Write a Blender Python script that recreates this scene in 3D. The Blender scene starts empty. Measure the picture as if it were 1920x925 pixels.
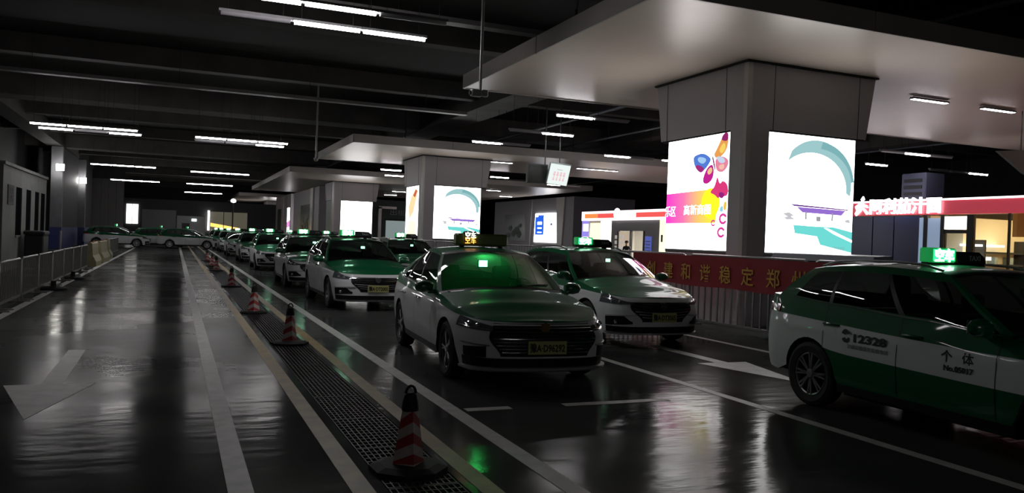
import bpy, bmesh, math, random
from mathutils import Matrix, Vector
random.seed(7)
PI = math.pi
SC = bpy.context.scene
COL = SC.collection

# ------------------------------------------------------------------ camera, world, exposure
cam_d = bpy.data.cameras.new('camera')
cam = bpy.data.objects.new('camera', cam_d)
COL.objects.link(cam)
RC = Matrix(((0.92177926, -0.02955733, -0.38658680), (-0.38606299, 0.02197702, -0.92221059), (0.03575411, 0.99932146, 0.00884697)))
cam.matrix_world = Matrix.Translation((0, 0, 1.6)) @ RC.to_4x4()
cam_d.sensor_fit = 'HORIZONTAL'
cam_d.sensor_width = 36.0
cam_d.lens = 36.0 * 1510.65 / 1920.0
cam_d.clip_start = 0.05
cam_d.clip_end = 400
SC.camera = cam
world = bpy.data.worlds.new('night_garage')
SC.world = world
world.use_nodes = True
world.node_tree.nodes['Background'].inputs[0].default_value = (0.5, 0.55, 0.65, 1)
world.node_tree.nodes['Background'].inputs[1].default_value = 0.006
SC.view_settings.view_transform = 'Standard'
SC.view_settings.look = 'None'
SC.view_settings.gamma = 1.0
SC.view_settings.use_curve_mapping = False
SC.view_settings.exposure = 0.2
TUBE = 40.0        # radiance of a lit fluorescent tube
BOX = 5.0          # radiance of a white advertising light box
try:
    SC.cycles.max_bounces = 6; SC.cycles.diffuse_bounces = 3; SC.cycles.glossy_bounces = 4
    SC.cycles.transparent_max_bounces = 12
    SC.cycles.sample_clamp_indirect = 4.0
    SC.cycles.use_denoising = True
except Exception:
    pass

# ------------------------------------------------------------------ helpers
def tag(o, label=None, cat=None, group=None, kind=None):
    if label: o['label'] = label
    if cat: o['category'] = cat
    if group: o['group'] = group
    if kind: o['kind'] = kind
    return o

def empty(name, loc=(0, 0, 0), rz=0.0, label=None, cat=None, group=None):
    o = bpy.data.objects.new(name, None)
    o.empty_display_size = 0.2
    COL.objects.link(o)
    o.location = loc
    o.rotation_euler = (0, 0, rz)
    return tag(o, label, cat, group)

class MB:
    """collects faces; build() links them as one mesh object"""
    def __init__(s): s.v = []; s.f = []; s.m = []
    def face(s, pts, m=0):
        n = len(s.v); s.v.extend([tuple(p) for p in pts]); s.f.append(tuple(range(n, n + len(pts)))); s.m.append(m); return s
    def raw(s, vs, fs, m=0):
        n = len(s.v); s.v.extend([tuple(p) for p in vs])
        for f in fs: s.f.append(tuple(n + i for i in f)); s.m.append(m)
        return s
    def hexa(s, b, t, m=0):
        return s.raw(list(b) + list(t), [(3, 2, 1, 0), (4, 5, 6, 7), (0, 1, 5, 4), (1, 2, 6, 5), (2, 3, 7, 6), (3, 0, 4, 7)], m)
    def box(s, x0, x1, y0, y1, z0, z1, m=0):
        return s.hexa([(x0, y0, z0), (x1, y0, z0), (x1, y1, z0), (x0, y1, z0)], [(x0, y0, z1), (x1, y0, z1), (x1, y1, z1), (x0, y1, z1)], m)
    def bev(s, x0, x1, y0, y1, z0, z1, r=0.02, m=0):
        """box with chamfered vertical edges and a chamfered rim"""
        def ring(i, z):
            a, b, c, d = x0 + i, x1 - i, y0 + i, y1 - i
            return [(a + r, c, z), (b - r, c, z), (b, c + r, z), (b, d - r, z), (b - r, d, z), (a + r, d, z), (a, d - r, z), (a, c + r, z)]
        return s.loft([ring(r * .7, z0), ring(0, z0 + r), ring(0, z1 - r), ring(r * .7, z1)], m)
    def loft(s, rings, m=0, caps=True, closed=True):
        n = len(rings[0]); vs = [p for r in rings for p in r]; fs = []
        for i in range(len(rings) - 1):
            for j in range(n if closed else n - 1):
                k = (j + 1) % n
                fs.append((i * n + j, i * n + k, (i + 1) * n + k, (i + 1) * n + j))
        if caps and closed:
            fs.append(tuple(range(n - 1, -1, -1))); fs.append(tuple((len(rings) - 1) * n + j for j in range(n)))
        return s.raw(vs, fs, m)
    def tube(s, pts, r, n=8, m=0, r2=None):
        pts = [Vector(p) for p in pts]; rings = []
        for i, p in enumerate(pts):
            d = (pts[min(i + 1, len(pts) - 1)] - pts[max(i - 1, 0)]).normalized()
            u = d.cross(Vector((0, 0, 1)))
            if u.length < 1e-3: u = Vector((1, 0, 0))
            u.normalize(); w = d.cross(u)
            rr = r if r2 is None else r + (r2 - r) * i / (len(pts) - 1)
            rings.append([p + u * math.cos(2 * PI * k / n) * rr + w * math.sin(2 * PI * k / n) * rr for k in range(n)])
        return s.loft(rings, m)
    def lathe(s, prof, c=(0, 0, 0), axis='z', n=24, m=0, caps=True):
        """prof: list of (radius, height)"""
        rings = []
        for r, h in prof:
            ring = []
            for k in range(n):
                a = 2 * PI * k / n; p, q = r * math.cos(a), r * math.sin(a)
                if axis == 'z': v = (c[0] + p, c[1] + q, c[2] + h)
                elif axis == 'x': v = (c[0] + h, c[1] + p, c[2] + q)
                else: v = (c[0] + q, c[1] + h, c[2] + p)
                ring.append(v)
            rings.append(ring)
        return s.loft(rings, m, caps)
    def prism(s, poly, f0, f1, m=0):
        """poly of 2d points; f0/f1 map a 2d point to 3d (two parallel copies)"""
        return s.loft([[f0(p) for p in poly], [f1(p) for p in poly]], m)
    def grid(s, rows, m=0, skip=None):
        n = len(rows[0]); vs = [p for r in rows for p in r]; fs = []
        for i in range(len(rows) - 1):
            for j in range(n - 1):
                if skip and skip(i, j): continue
                fs.append((i * n + j, i * n + j + 1, (i + 1) * n + j + 1, (i + 1) * n + j))
        return s.raw(vs, fs, m)
    def mesh(s, name, mats, smooth=None, weld=False):
        me = bpy.data.meshes.new(name)
        me.from_pydata(s.v, [], s.f)
        for mt in (mats if isinstance(mats, (list, tuple)) else [mats]): me.materials.append(mt)
        me.polygons.foreach_set('material_index', s.m)
        bm = bmesh.new(); bm.from_mesh(me)
        if weld:
            bmesh.ops.remove_doubles(bm, verts=bm.verts, dist=0.0012)
            bmesh.ops.dissolve_degenerate(bm, edges=bm.edges, dist=0.0003)
        bmesh.ops.recalc_face_normals(bm, faces=bm.faces)
        if smooth is not None:
            for f in bm.faces: f.smooth = True
            for e in bm.edges:
                if len(e.link_faces) == 2 and e.calc_face_angle(0) > smooth: e.smooth = False
        bm.to_mesh(me); bm.free(); me.update()
        return me
    def build(s, name, mats, parent=None, smooth=None, loc=None, rz=None, weld=False):
        return link(name, s.mesh(name, mats, smooth, weld), parent, loc, rz)

def link(name, me, parent=None, loc=None, rz=None):
    o = bpy.data.objects.new(name, me); COL.objects.link(o)
    if parent: o.parent = parent
    if loc is not None: o.location = loc
    if rz is not None: o.rotation_euler = (0, 0, rz)
    return o

KIDS = {}
def copy_tree(o, parent=None):
    c = o.copy(); COL.objects.link(c); c.parent = parent
    for ch in o.children: copy_tree(ch, c)
    return c

def text_mesh(name, body, size, mat, width=None, bold=0.0, ext=0.002):
    """flat lettering in the local xz plane, reading along +x, centred, facing -y"""
    cu = bpy.data.curves.new(name, 'FONT'); cu.body = body; cu.size = size; cu.extrude = ext
    cu.align_x = 'CENTER'; cu.align_y = 'CENTER'; cu.offset = bold; cu.resolution_u = 2
    o = bpy.data.objects.new(name, cu); COL.objects.link(o)
    dg = bpy.context.evaluated_depsgraph_get()
    me = bpy.data.meshes.new_from_object(o.evaluated_get(dg))
    bpy.data.objects.remove(o); bpy.data.curves.remove(cu)
    xs = [v.co.x for v in me.vertices]; ys = [v.co.y for v in me.vertices]
    if xs:
        cx, cy = (min(xs) + max(xs)) / 2, (min(ys) + max(ys)) / 2
        k = (width / (max(xs) - min(xs))) if width else 1.0
        for v in me.vertices: v.co = ((v.co.x - cx) * k, -v.co.z, (v.co.y - cy))
    me.materials.clear(); me.materials.append(mat)
    me.name = name
    return me

ORD = ('first', 'second', 'third', 'fourth', 'fifth', 'sixth', 'seventh', 'eighth', 'ninth', 'tenth', 'eleventh', 'twelfth')
# ------------------------------------------------------------------ materials
MATS = {}
def mat(name, col, rough=0.5, metal=0.0, emit=None, es=1.0, coat=0.0, spec=0.5, noise=None, bump=0.0, scale=8.0):
    if name in MATS: return MATS[name]
    m = bpy.data.materials.new(name); m.use_nodes = True
    nt = m.node_tree; b = nt.nodes['Principled BSDF']
    b.inputs['Base Color'].default_value = (*col, 1); b.inputs['Roughness'].default_value = rough
    b.inputs['Metallic'].default_value = metal; b.inputs['Specular IOR Level'].default_value = spec
    b.inputs['Coat Weight'].default_value = coat; b.inputs['Coat Roughness'].default_value = 0.06
    if emit: b.inputs['Emission Color'].default_value = (*emit, 1); b.inputs['Emission Strength'].default_value = es
    if noise or bump:
        tc = nt.nodes.new('ShaderNodeTexCoord'); nz = nt.nodes.new('ShaderNodeTexNoise')
        nz.inputs['Scale'].default_value = scale; nz.inputs['Detail'].default_value = 5
        nt.links.new(tc.outputs['Object'], nz.inputs['Vector'])
        if noise:
            mx = nt.nodes.new('ShaderNodeMix'); mx.data_type = 'RGBA'
            mx.inputs[6].default_value = (*col, 1); mx.inputs[7].default_value = (*noise, 1)
            rp = nt.nodes.new('ShaderNodeMapRange'); rp.inputs[1].default_value = 0.35; rp.inputs[2].default_value = 0.7
            nt.links.new(nz.outputs['Fac'], rp.inputs[0]); nt.links.new(rp.outputs[0], mx.inputs[0])
            nt.links.new(mx.outputs[2], b.inputs['Base Color'])
        if bump:
            bp = nt.nodes.new('ShaderNodeBump'); bp.inputs['Strength'].default_value = bump; bp.inputs['Distance'].default_value = 0.02
            nt.links.new(nz.outputs['Fac'], bp.inputs['Height']); nt.links.new(bp.outputs[0], b.inputs['Normal'])
    MATS[name] = m
    return m

def emis(name, col, s=1.0):
    if name in MATS: return MATS[name]
    m = bpy.data.materials.new(name); m.use_nodes = True; nt = m.node_tree
    nt.nodes.remove(nt.nodes['Principled BSDF'])
    e = nt.nodes.new('ShaderNodeEmission'); e.inputs[0].default_value = (*col, 1); e.inputs[1].default_value = s
    nt.links.new(e.outputs[0], nt.nodes['Material Output'].inputs[0])
    MATS[name] = m
    return m

def emis_ramp(name, axis, p0, p1, cols, s):
    """backlit print whose colour runs along a local axis"""
    m = emis(name, cols[0], s); nt = m.node_tree; e = [n for n in nt.nodes if n.type == 'EMISSION'][0]
    tc = nt.nodes.new('ShaderNodeTexCoord'); sp = nt.nodes.new('ShaderNodeSeparateXYZ'); mr = nt.nodes.new('ShaderNodeMapRange'); cr = nt.nodes.new('ShaderNodeValToRGB')
    nt.links.new(tc.outputs['Object'], sp.inputs[0]); nt.links.new(sp.outputs[axis], mr.inputs[0])
    mr.inputs[1].default_value = p0; mr.inputs[2].default_value = p1
    for i, c in enumerate(cols):
        el = cr.color_ramp.elements[i] if i < 2 else cr.color_ramp.elements.new(1.0)
        el.color = (*c, 1)
    for i in range(len(cols)): cr.color_ramp.elements[i].position = i / (len(cols) - 1)
    for i, c in enumerate(cols): cr.color_ramp.elements[i].color = (*c, 1)
    nt.links.new(mr.outputs[0], cr.inputs[0]); nt.links.new(cr.outputs[0], e.inputs[0])
    return m

def glass_mat(name, tint, refl=(1, 1, 1), ior=1.5, rough=0.02, film=0.0):
    m = bpy.data.materials.new(name); m.use_nodes = True; nt = m.node_tree
    nt.nodes.remove(nt.nodes['Principled BSDF'])
    t = nt.nodes.new('ShaderNodeBsdfTransparent'); t.inputs[0].default_value = (*tint, 1)
    g = nt.nodes.new('ShaderNodeBsdfGlossy'); g.inputs[0].default_value = (*refl, 1); g.inputs['Roughness'].default_value = rough
    fr = nt.nodes.new('ShaderNodeFresnel'); fr.inputs[0].default_value = ior
    mx = nt.nodes.new('ShaderNodeMixShader')
    nt.links.new(fr.outputs[0], mx.inputs[0]); nt.links.new(t.outputs[0], mx.inputs[1]); nt.links.new(g.outputs[0], mx.inputs[2])
    out = mx.outputs[0]
    if film:
        # translucent film added to spread the lamp's glow across the pane, like lens haze
        tr = nt.nodes.new('ShaderNodeBsdfTranslucent'); tr.inputs[0].default_value = (.8, .8, .8, 1)
        m2 = nt.nodes.new('ShaderNodeMixShader'); m2.inputs[0].default_value = film
        nt.links.new(out, m2.inputs[1]); nt.links.new(tr.outputs[0], m2.inputs[2]); out = m2.outputs[0]
    nt.links.new(out, nt.nodes['Material Output'].inputs[0])
    MATS[name] = m
    return m

def livery_mat(name, green, light, zones):
    """two-tone taxi paint: zones give the heights of the colour breaks at front, middle and rear"""
    m = bpy.data.materials.new(name); m.use_nodes = True; nt = m.node_tree; b = nt.nodes['Principled BSDF']
    b.inputs['Roughness'].default_value = 0.5; b.inputs['Coat Weight'].default_value = 0.28; b.inputs['Specular IOR Level'].default_value = 0.1; b.inputs['Coat Roughness'].default_value = 0.04
    tc = nt.nodes.new('ShaderNodeTexCoord'); sp = nt.nodes.new('ShaderNodeSeparateXYZ')
    nt.links.new(tc.outputs['Object'], sp.inputs[0])
    def break_at(pts):
        fc = nt.nodes.new('ShaderNodeFloatCurve'); mr = nt.nodes.new('ShaderNodeMapRange')
        mr.inputs[1].default_value = -2.5; mr.inputs[2].default_value = 2.5
        nt.links.new(sp.outputs[1], mr.inputs[0]); nt.links.new(mr.outputs[0], fc.inputs[1])
        cv = fc.mapping.curves[0]
        fc.mapping.use_clip = False
        pts = sorted(pts)
        while len(cv.points) < len(pts): cv.points.new(0.5, 0.5)
        for p, (y, z) in zip(cv.points, pts): p.location = ((y + 2.5) / 5.0, z); p.handle_type = 'VECTOR'
        fc.mapping.update()
        c = nt.nodes.new('ShaderNodeMath'); c.operation = 'SUBTRACT'
        nt.links.new(sp.outputs[2], c.inputs[0]); nt.links.new(fc.outputs[0], c.inputs[1])
        s = nt.nodes.new('ShaderNodeMapRange'); s.inputs[1].default_value = -0.002; s.inputs[2].default_value = 0.002
        nt.links.new(c.outputs[0], s.inputs[0])
        return s.outputs[0]
    mx = nt.nodes.new('ShaderNodeMix'); mx.data_type = 'RGBA'
    mx.inputs[6].default_value = (*light, 1); mx.inputs[7].default_value = (*green, 1)
    up = break_at(zones[0])
    if len(zones) > 1:
        lo = break_at(zones[1]); inv = nt.nodes.new('ShaderNodeMath'); inv.operation = 'SUBTRACT'; inv.inputs[0].default_value = 1
        nt.links.new(lo, inv.inputs[1]); ad = nt.nodes.new('ShaderNodeMath'); ad.operation = 'MAXIMUM'
        nt.links.new(up, ad.inputs[0]); nt.links.new(inv.outputs[0], ad.inputs[1]); up = ad.outputs[0]
    nt.links.new(up, mx.inputs[0]); nt.links.new(mx.outputs[2], b.inputs['Base Color'])
    MATS[name] = m
    return m

def floor_mat():
    m = bpy.data.materials.new('polished_wet_floor'); m.use_nodes = True; nt = m.node_tree; b = nt.nodes['Principled BSDF']
    N = nt.nodes.new; L = nt.links.new
    tc = N('ShaderNodeTexCoord')
    n1 = N('ShaderNodeTexNoise'); n1.inputs['Scale'].default_value = 0.55; n1.inputs['Detail'].default_value = 6
    n2 = N('ShaderNodeTexNoise'); n2.inputs['Scale'].default_value = 9.0; n2.inputs['Detail'].default_value = 4
    mp = N('ShaderNodeMapping'); mp.inputs['Scale'].default_value = (0.55, 1.6, 1)
    n3 = N('ShaderNodeTexNoise'); n3.inputs['Scale'].default_value = 3.2; n3.inputs['Detail'].default_value = 3
    L(tc.outputs['Object'], n1.inputs['Vector']); L(tc.outputs['Object'], n2.inputs['Vector'])
    L(tc.outputs['Object'], mp.inputs[0]); L(mp.outputs[0], n3.inputs['Vector'])
    cr = N('ShaderNodeValToRGB'); e = cr.color_ramp.elements
    e[0].position = 0.3; e[0].color = (0.030, 0.033, 0.032, 1); e[1].position = 0.75; e[1].color = (0.058, 0.062, 0.058, 1)
    L(n1.outputs['Fac'], cr.inputs[0]); L(cr.outputs[0], b.inputs['Base Color'])
    mr = N('ShaderNodeMapRange'); mr.inputs[1].default_value = 0.3; mr.inputs[2].default_value = 0.75
    mr.inputs[3].default_value = 0.10; mr.inputs[4].default_value = 0.22
    L(n1.outputs['Fac'], mr.inputs[0])
    bp = N('ShaderNodeBump'); bp.inputs['Strength'].default_value = 0.16; bp.inputs['Distance'].default_value = 0.03
    L(n3.outputs['Fac'], bp.inputs['Height'])
    b2 = N('ShaderNodeBump'); b2.inputs['Strength'].default_value = 0.03; b2.inputs['Distance'].default_value = 0.01
    L(n2.outputs['Fac'], b2.inputs['Height']); L(bp.outputs[0], b2.inputs['Normal'])
    # scuffed epoxy: a matt body under a worn gloss whose grazing reflection stays limited
    nt.nodes.remove(b)
    df = N('ShaderNodeBsdfDiffuse'); L(cr.outputs[0], df.inputs[0])
    gs = N('ShaderNodeBsdfGlossy'); gs.inputs[0].default_value = (.95, .95, .92, 1); L(mr.outputs[0], gs.inputs['Roughness']); L(b2.outputs[0], gs.inputs['Normal'])
    fr = N('ShaderNodeFresnel'); fr.inputs[0].default_value = 1.45
    f2 = N('ShaderNodeMapRange'); f2.inputs[1].default_value = 0.03; f2.inputs[2].default_value = 0.6; f2.inputs[3].default_value = 0.035; f2.inputs[4].default_value = 0.15
    L(fr.outputs[0], f2.inputs[0])
    wr = N('ShaderNodeMapRange'); wr.inputs[1].default_value = 0.3; wr.inputs[2].default_value = 0.7; wr.inputs[3].default_value = 1.15; wr.inputs[4].default_value = 0.6
    L(n1.outputs['Fac'], wr.inputs[0]); mu = N('ShaderNodeMath'); mu.operation = 'MULTIPLY'; L(f2.outputs[0], mu.inputs[0]); L(wr.outputs[0], mu.inputs[1])
    mx = N('ShaderNodeMixShader'); L(mu.outputs[0], mx.inputs[0]); L(df.outputs[0], mx.inputs[1]); L(gs.outputs[0], mx.inputs[2])
    L(mx.outputs[0], nt.nodes['Material Output'].inputs[0])
    MATS['floor'] = m
    return m

BLACK = mat('black_plastic', (0.012, 0.012, 0.013), 0.45, spec=.2)
RUBBER = mat('tyre_rubber', (0.014, 0.014, 0.015), 0.8)
CHROME = mat('chrome', (0.75, 0.76, 0.78), 0.12, 1.0)
ALLOY = mat('alloy', (0.45, 0.45, 0.46), 0.3, 0.9)
LAMP = mat('headlamp_lens', (0.10, 0.11, 0.12), 0.06, 0.0, coat=1.0)
LAMPR = mat('lamp_reflector', (0.85, 0.87, 0.9), 0.12, 0.9)
REDL = mat('tail_lamp_red', (0.25, 0.01, 0.01), 0.15, coat=1.0)
SEAT = mat('seat_fabric', (0.06, 0.045, 0.04), 0.85)
PLATE = mat('number_plate_yellow_green', (0.42, 0.42, 0.16), 0.45)
INK = mat('plate_ink', (0.012, 0.014, 0.012), 0.5)
TEAL_INK = mat('dark_lettering', (0.02, 0.03, 0.035), 0.4)
GREENP = (0.005, 0.105, 0.038)
SILV = (0.60, 0.62, 0.62)
GLASS = glass_mat('car_glass', (0.40, 0.46, 0.43), ior=1.52, film=.07)
GLASS_CLEAR = glass_mat('shop_glass', (0.9, 0.93, 0.92), ior=1.45)
LEDG = emis('led_green', (0.03, 1.0, 0.25), 5.0)
LEDW = emis('led_characters', (0.50, 1.0, 0.70), 22.0)
LEDBOX = mat('led_case_green', (0.05, 0.25, 0.09), 0.4, emit=(0.02, 0.7, 0.15), es=0.25)
LEDO = emis('led_orange', (1.0, 0.35, 0.06), 4.0)
OLIVE = mat('olive_sign_case', (0.16, 0.22, 0.06), 0.5)

# ------------------------------------------------------------------ structure
WHITE_LINE = mat('road_paint_white', (.46, .46, .43), .5, noise=(.34, .34, .32), scale=6)
YELLOW_LINE = mat('road_paint_ochre', (.24, .17, .045), .5, noise=(.14, .10, .035), scale=5)
CEIL = mat('sprayed_black_ceiling', (.022, .020, .019), .85, noise=(.034, .031, .029), scale=.6)
BEAM = mat('dark_concrete_beam', (.075, .070, .064), .8, noise=(.05, .047, .044), scale=1.2)
WALLD = mat('dark_wall', (.03, .03, .033), .8, noise=(.022, .022, .024), scale=1.0)
STEEL_D = mat('dark_galvanised_steel', (.040, .038, .036), .5, .5, noise=(.022, .02, .018), scale=14)
Y0, Y1, XL, XR, ZC = -32.0, 118.0, -9.0, 44.0, 7.4
f = MB()
f.face([(XL, Y0, 0), (1.28, Y0, 0), (1.28, Y1, 0), (XL, Y1, 0)]).face([(1.77, Y0, 0), (XR, Y0, 0), (XR, Y1, 0), (1.77, Y1, 0)])
f.face([(1.28, 100, 0), (1.77, 100, 0), (1.77, Y1, 0), (1.28, Y1, 0)])
floor = tag(f.build('floor', floor_mat()), kind='structure')
d = MB(); d.face([(1.28, Y0, -.25), (1.77, Y0, -.25), (1.77, 100, -.25), (1.28, 100, -.25)])
d.face([(1.28, Y0, 0), (1.28, Y0, -.25), (1.28, 100, -.25), (1.28, 100, 0)]).face([(1.77, Y0, 0), (1.77, 100, 0), (1.77, 100, -.25), (1.77, Y0, -.25)])
d.build('drain_channel', mat('channel_concrete', (.03, .03, .03), .8), floor)
def paint(name, poly, m, z=.003):
    return MB().prism(poly, lambda p: (p[0], p[1], -.002), lambda p: (p[0], p[1], z)).build(name, m, floor)
R4 = lambda x0, x1, y0, y1: [(x0, y0), (x1, y0), (x1, y1), (x0, y1)]
paint('lane_line', R4(.345, .495, -2, 95), WHITE_LINE)
paint('lane_line', R4(2.345, 2.495, -2, 95), WHITE_LINE)
paint('lane_line', R4(5.43, 5.55, -2, 95), WHITE_LINE)
paint('lane_line', R4(8.45, 8.57, -2, 95), WHITE_LINE)
paint('edge_line', R4(-2.72, -2.57, -2, 70), WHITE_LINE)
paint('drain_edge_line', R4(1.06, 1.20, -2, 95), YELLOW_LINE)
paint('drain_edge_line', R4(1.83, 1.97, -2, 95), YELLOW_LINE)
paint('bay_line', R4(2.54, 2.99, 6.97, 7.09), WHITE_LINE)
paint('bay_line', R4(3.55, 4.75, 6.97, 7.09), WHITE_LINE)
paint('arrow_marking', [(-1.49, 9.10), (-1.08, 7.5), (-.69, 9.08), (-.98, 9.10), (-1.0, 11.5), (-1.19, 11.52), (-1.18, 9.12)], WHITE_LINE)
paint('arrow_marking', [(6.62, 9.12), (7.02, 7.5), (7.42, 9.10), (7.12, 9.10), (7.13, 10.9), (6.94, 10.9), (6.92, 9.12)], WHITE_LINE)
paint('expansion_joint', R4(-3.1, 1.06, 31.1, 31.25), mat('joint_filler', (.012, .012, .012), .7), .002)
paint('expansion_joint', R4(-2.5, 1.06, 19.6, 19.64), mat('joint_filler', (.012, .012, .012), .7), .002)

c = MB().box(XL, XR, Y0, Y1, ZC, ZC + .3)
ceiling = tag(c.build('ceiling', CEIL), kind='structure')
BEAMS = []
for y in (-25.6, -18, -9.8, -2.1, 5.6, 13.3, 21.0, 28.6, 36.4, 44.2, 52.0, 59.6, 67.4, 75.2, 83, 91, 99, 107):
    big = y in (13.3, 36.4, 59.6, 83, 107)
    BEAMS.append((XL, XR, y, y + (1.5 if big else .5), ZC - (.85 if big else .6)))
for x, w in ((-7.6, .9), (10.4, 1.3), (20, .9), (30, 1.3)):
    BEAMS.append((x, x + w, Y0, Y1, ZC - .9))
for n, (a, b, y, y2, z) in enumerate(BEAMS): tag(MB().box(a, b, y, y2, z, ZC - .001).build('trim_%d' % (n + 1), BEAM), kind='structure')
def overhead(x, y):
    """underside of whatever concrete is above a ground point"""
    return min([ZC] + [z for a, b, y0, y1, z in BEAMS if a - .1 < x < b + .1 and y0 - .1 < y < y1 + .1])
for nm, a in (('wall_left', (XL - .2, XL, Y0, Y1)), ('wall_right', (XR, XR + .2, Y0, Y1)), ('wall_back', (XL, XR, Y0 - .2, Y0)), ('wall_front', (XL, XR, Y1, Y1 + .2))):
    tag(MB().box(*a, 0, ZC).build(nm, WALLD), kind='structure')

# steel grating, one piece per metre of the channel
gm = MB()
for k in range(12): x = .008 + k * .0418; gm.box(x - .004, x + .004, .004, .986, -.03, -.002)
for k in range(12): y = .012 + k * .0875; gm.box(.004, .476, y - .006, y + .006, -.026, -.001)
gmesh = gm.mesh('grate_panel', STEEL_D)
grate = empty('drain_grating', (1.286, 1, 0), label='long steel drain grating sunk between two ochre lines', cat='drain grating')
for k in range(70): link('grate_panel', gmesh, grate, (0, k * .99, 0))

# ------------------------------------------------------------------ fluorescent fittings
HOUS = mat('fitting_housing', (.30, .30, .30), .45)
TUBEM = emis('fluorescent_lit', (1.0, .96, .99), TUBE)
TUBEO = mat('fluorescent_unlit', (.35, .34, .36), .4)
hm = MB().loft([[(0, y, z) for y, z in ((-.07, .0), (.07, .0), (.05, .05), (-.05, .05))], [(1.19, y, z) for y, z in ((-.07, .0), (.07, .0), (.05, .05), (-.05, .05))]]).mesh('housing', HOUS)
tl_ = [[(x, k * math.cos(PI * i / 6), -.055 * math.sin(PI * i / 6)) for i in range(7)] for x, k in ((.03, .045), (.06, .06), (1.13, .06), (1.16, .045))]
tm = MB().loft(tl_).mesh('diffuser', TUBEM, smooth=.7); to = MB().loft(tl_).mesh('diffuser', TUBEO, smooth=.7)
tflat = MB().box(.03, 1.16, -.06, .06, -.004, .002).mesh('diffuser', TUBEM)
wires = {}
def wire_mesh(h):
    if h not in wires: wires[h] = MB().tube([(0, 0, .04), (0, 0, h)], .006, 5).mesh('wire', STEEL_D)
    return wires[h]
def fitting(x, y, lit, label, group, z=5.23, top=ZC):
    o = empty('tube_light', (x, y, z), label=label, cat='light', group=group)
    link('housing', hm, o); link('diffuser', (tm if top == ZC else tflat) if lit else to, o)
    for dx in (.15, 1.04): link('wire', wire_mesh(round((overhead(x + dx, y) if top == ZC else top) - z - .004, 3)), o, (dx, 0, 0))
ROWN = {}
def row(x, y, states, where, top=ZC, z=5.23):
    seen = {}
    for k, s in enumerate(states):
        if s == '-': continue
        lit = s == 'L'
        key = (lit, where); ROWN[key] = ROWN.get(key, -1) + 1
        fitting(x + 1.2 * k, y, lit, (ORD[ROWN[key]] + ' glowing tube light ' if lit else ORD[ROWN[key]] + ' unlit grey tube light ') + where, ('lit' if lit else 'unlit') + ' tube lights ' + where, z, top)
row(.57, 13.10, 'LLD', 'in the double row above the cones and grating')
row(.57, 14.35, 'DLL', 'in the double row above the cones and grating')
row(.57, -7.4, 'LLL', 'in the unseen added double row behind the grating start'); row(.57, -8.6, 'LDL', 'in the unseen added double row behind the grating start')  # tube rows added out of view to brighten the car fronts
row(-4.9, 13.1, 'LLD', 'in the double row over the nearest left barriers')
row(-4.98, 33.83, 'LLL', 'in the double row hung before the booth')
row(-4.90, 35.3, 'LDL', 'in the double row hung before the booth')
row(.63, 34.38, 'LLL', 'in the double row beside the second canopy')
row(.63, 35.7, 'DDL', 'in the double row beside the second canopy')
row(-4.75, 54.1, 'LLL', 'in the row hung near the blue-footed pier')
row(.82, 55.5, 'LLL', 'in the row beside the long canopy front end')
row(-4.81, 71.2, 'LLL', 'in the row hung before the grey far wall')
row(.76, 70.9, 'LLL', 'in the row above the crossing taxis')
row(.8, 88, 'LLL', 'in the last row beyond the crossing taxis')
C = 'over the concourse between first and second canopy'
row(10.0, 20.9, 'LD', C); row(10.1, 24.7, 'DL', C); row(10.15, 28.45, 'LD', C); row(16.3, 29.35, 'LD', C); row(24.2 - 1.2, 21.4, 'DLD', C); row(26.0, 24.9, 'L--DDL', C)
row(19.1, 29.35, 'L', C)
C = 'under the soffit of the first canopy'
row(16.15, 14.15, 'L-L', C, top=5.37, z=5.30)
C = 'under the soffit of the second canopy'
row(13.9, 36.3, 'L', C, top=5.37, z=5.30); row(18.65, 36.4, 'LL', C, top=5.37, z=5.30)
C = 'over the concourse behind the second canopy'
row(10.4, 44, 'L', C); row(11.6, 48, 'L', C); row(16.9, 44, 'L', C); row(22, 47, 'LD', C)
C = 'under the soffit of the long canopy'
row(16.9, 67, 'L', C, top=5.37, z=5.30); row(17.8, 73.5, 'L', C, top=5.37, z=5.30); row(25.9, 65, 'L', C, top=5.37, z=5.30); row(22, 58, 'L', C, top=5.37, z=5.30)

# ------------------------------------------------------------------ canopies and advertising columns
SOFF = mat('canopy_soffit_panel', (.66, .56, .47), .34, .1, noise=(.61, .52, .44), scale=.7)
FASC = mat('canopy_fascia_panel', (.50, .46, .41), .45, noise=(.44, .41, .37), scale=1.1)
CLAD = mat('column_cladding_grey', (.52, .50, .53), .42, .1)
CLADL = mat('column_corner_bright', (.72, .69, .67), .3, .3)
SHADOW = mat('shadow_gap_black', (.015, .015, .015), .7)
LBOX = emis('light_box_white', (1.0, .985, .99), BOX)
def canopy(x0, x1, y0, y1, label):
    o = empty('canopy', (0, 0, 0), label=label, cat='canopy'); zb, zt = 5.37, 5.70
    MB().box(x0 + .02, x1 - .02, y0 + .02, y1 - .02, zb, zt - .04).build('soffit', SOFF, o)
    n = max(2, round((x1 - x0) / 4.2))
    for k in range(n):
        a, b = x0 + (x1 - x0) * k / n + .006, x0 + (x1 - x0) * (k + 1) / n - .006
        for y in (y0, y1): MB().box(a, b, y - .02, y + .02, zb - .015, zt).build('fascia_panel', FASC, o)
    n = max(2, round((y1 - y0) / 4.0))
    for k in range(n):
        a, b = y0 + (y1 - y0) * k / n + .024, y0 + (y1 - y0) * (k + 1) / n - .024
        for x in (x0, x1): MB().box(x - .02, x + .02, a, b, zb - .015, zt).build('fascia_panel', FASC, o)
    for x in (x0 + 2.5, (x0 + x1) / 2, x1 - 2.5):
        for y in (y0 + 1.2, y1 - 1.2): MB().tube([(x, y, zt - .05), (x, y, ZC)], .03, 6).build('hanger', STEEL_D, o)
    return o
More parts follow.
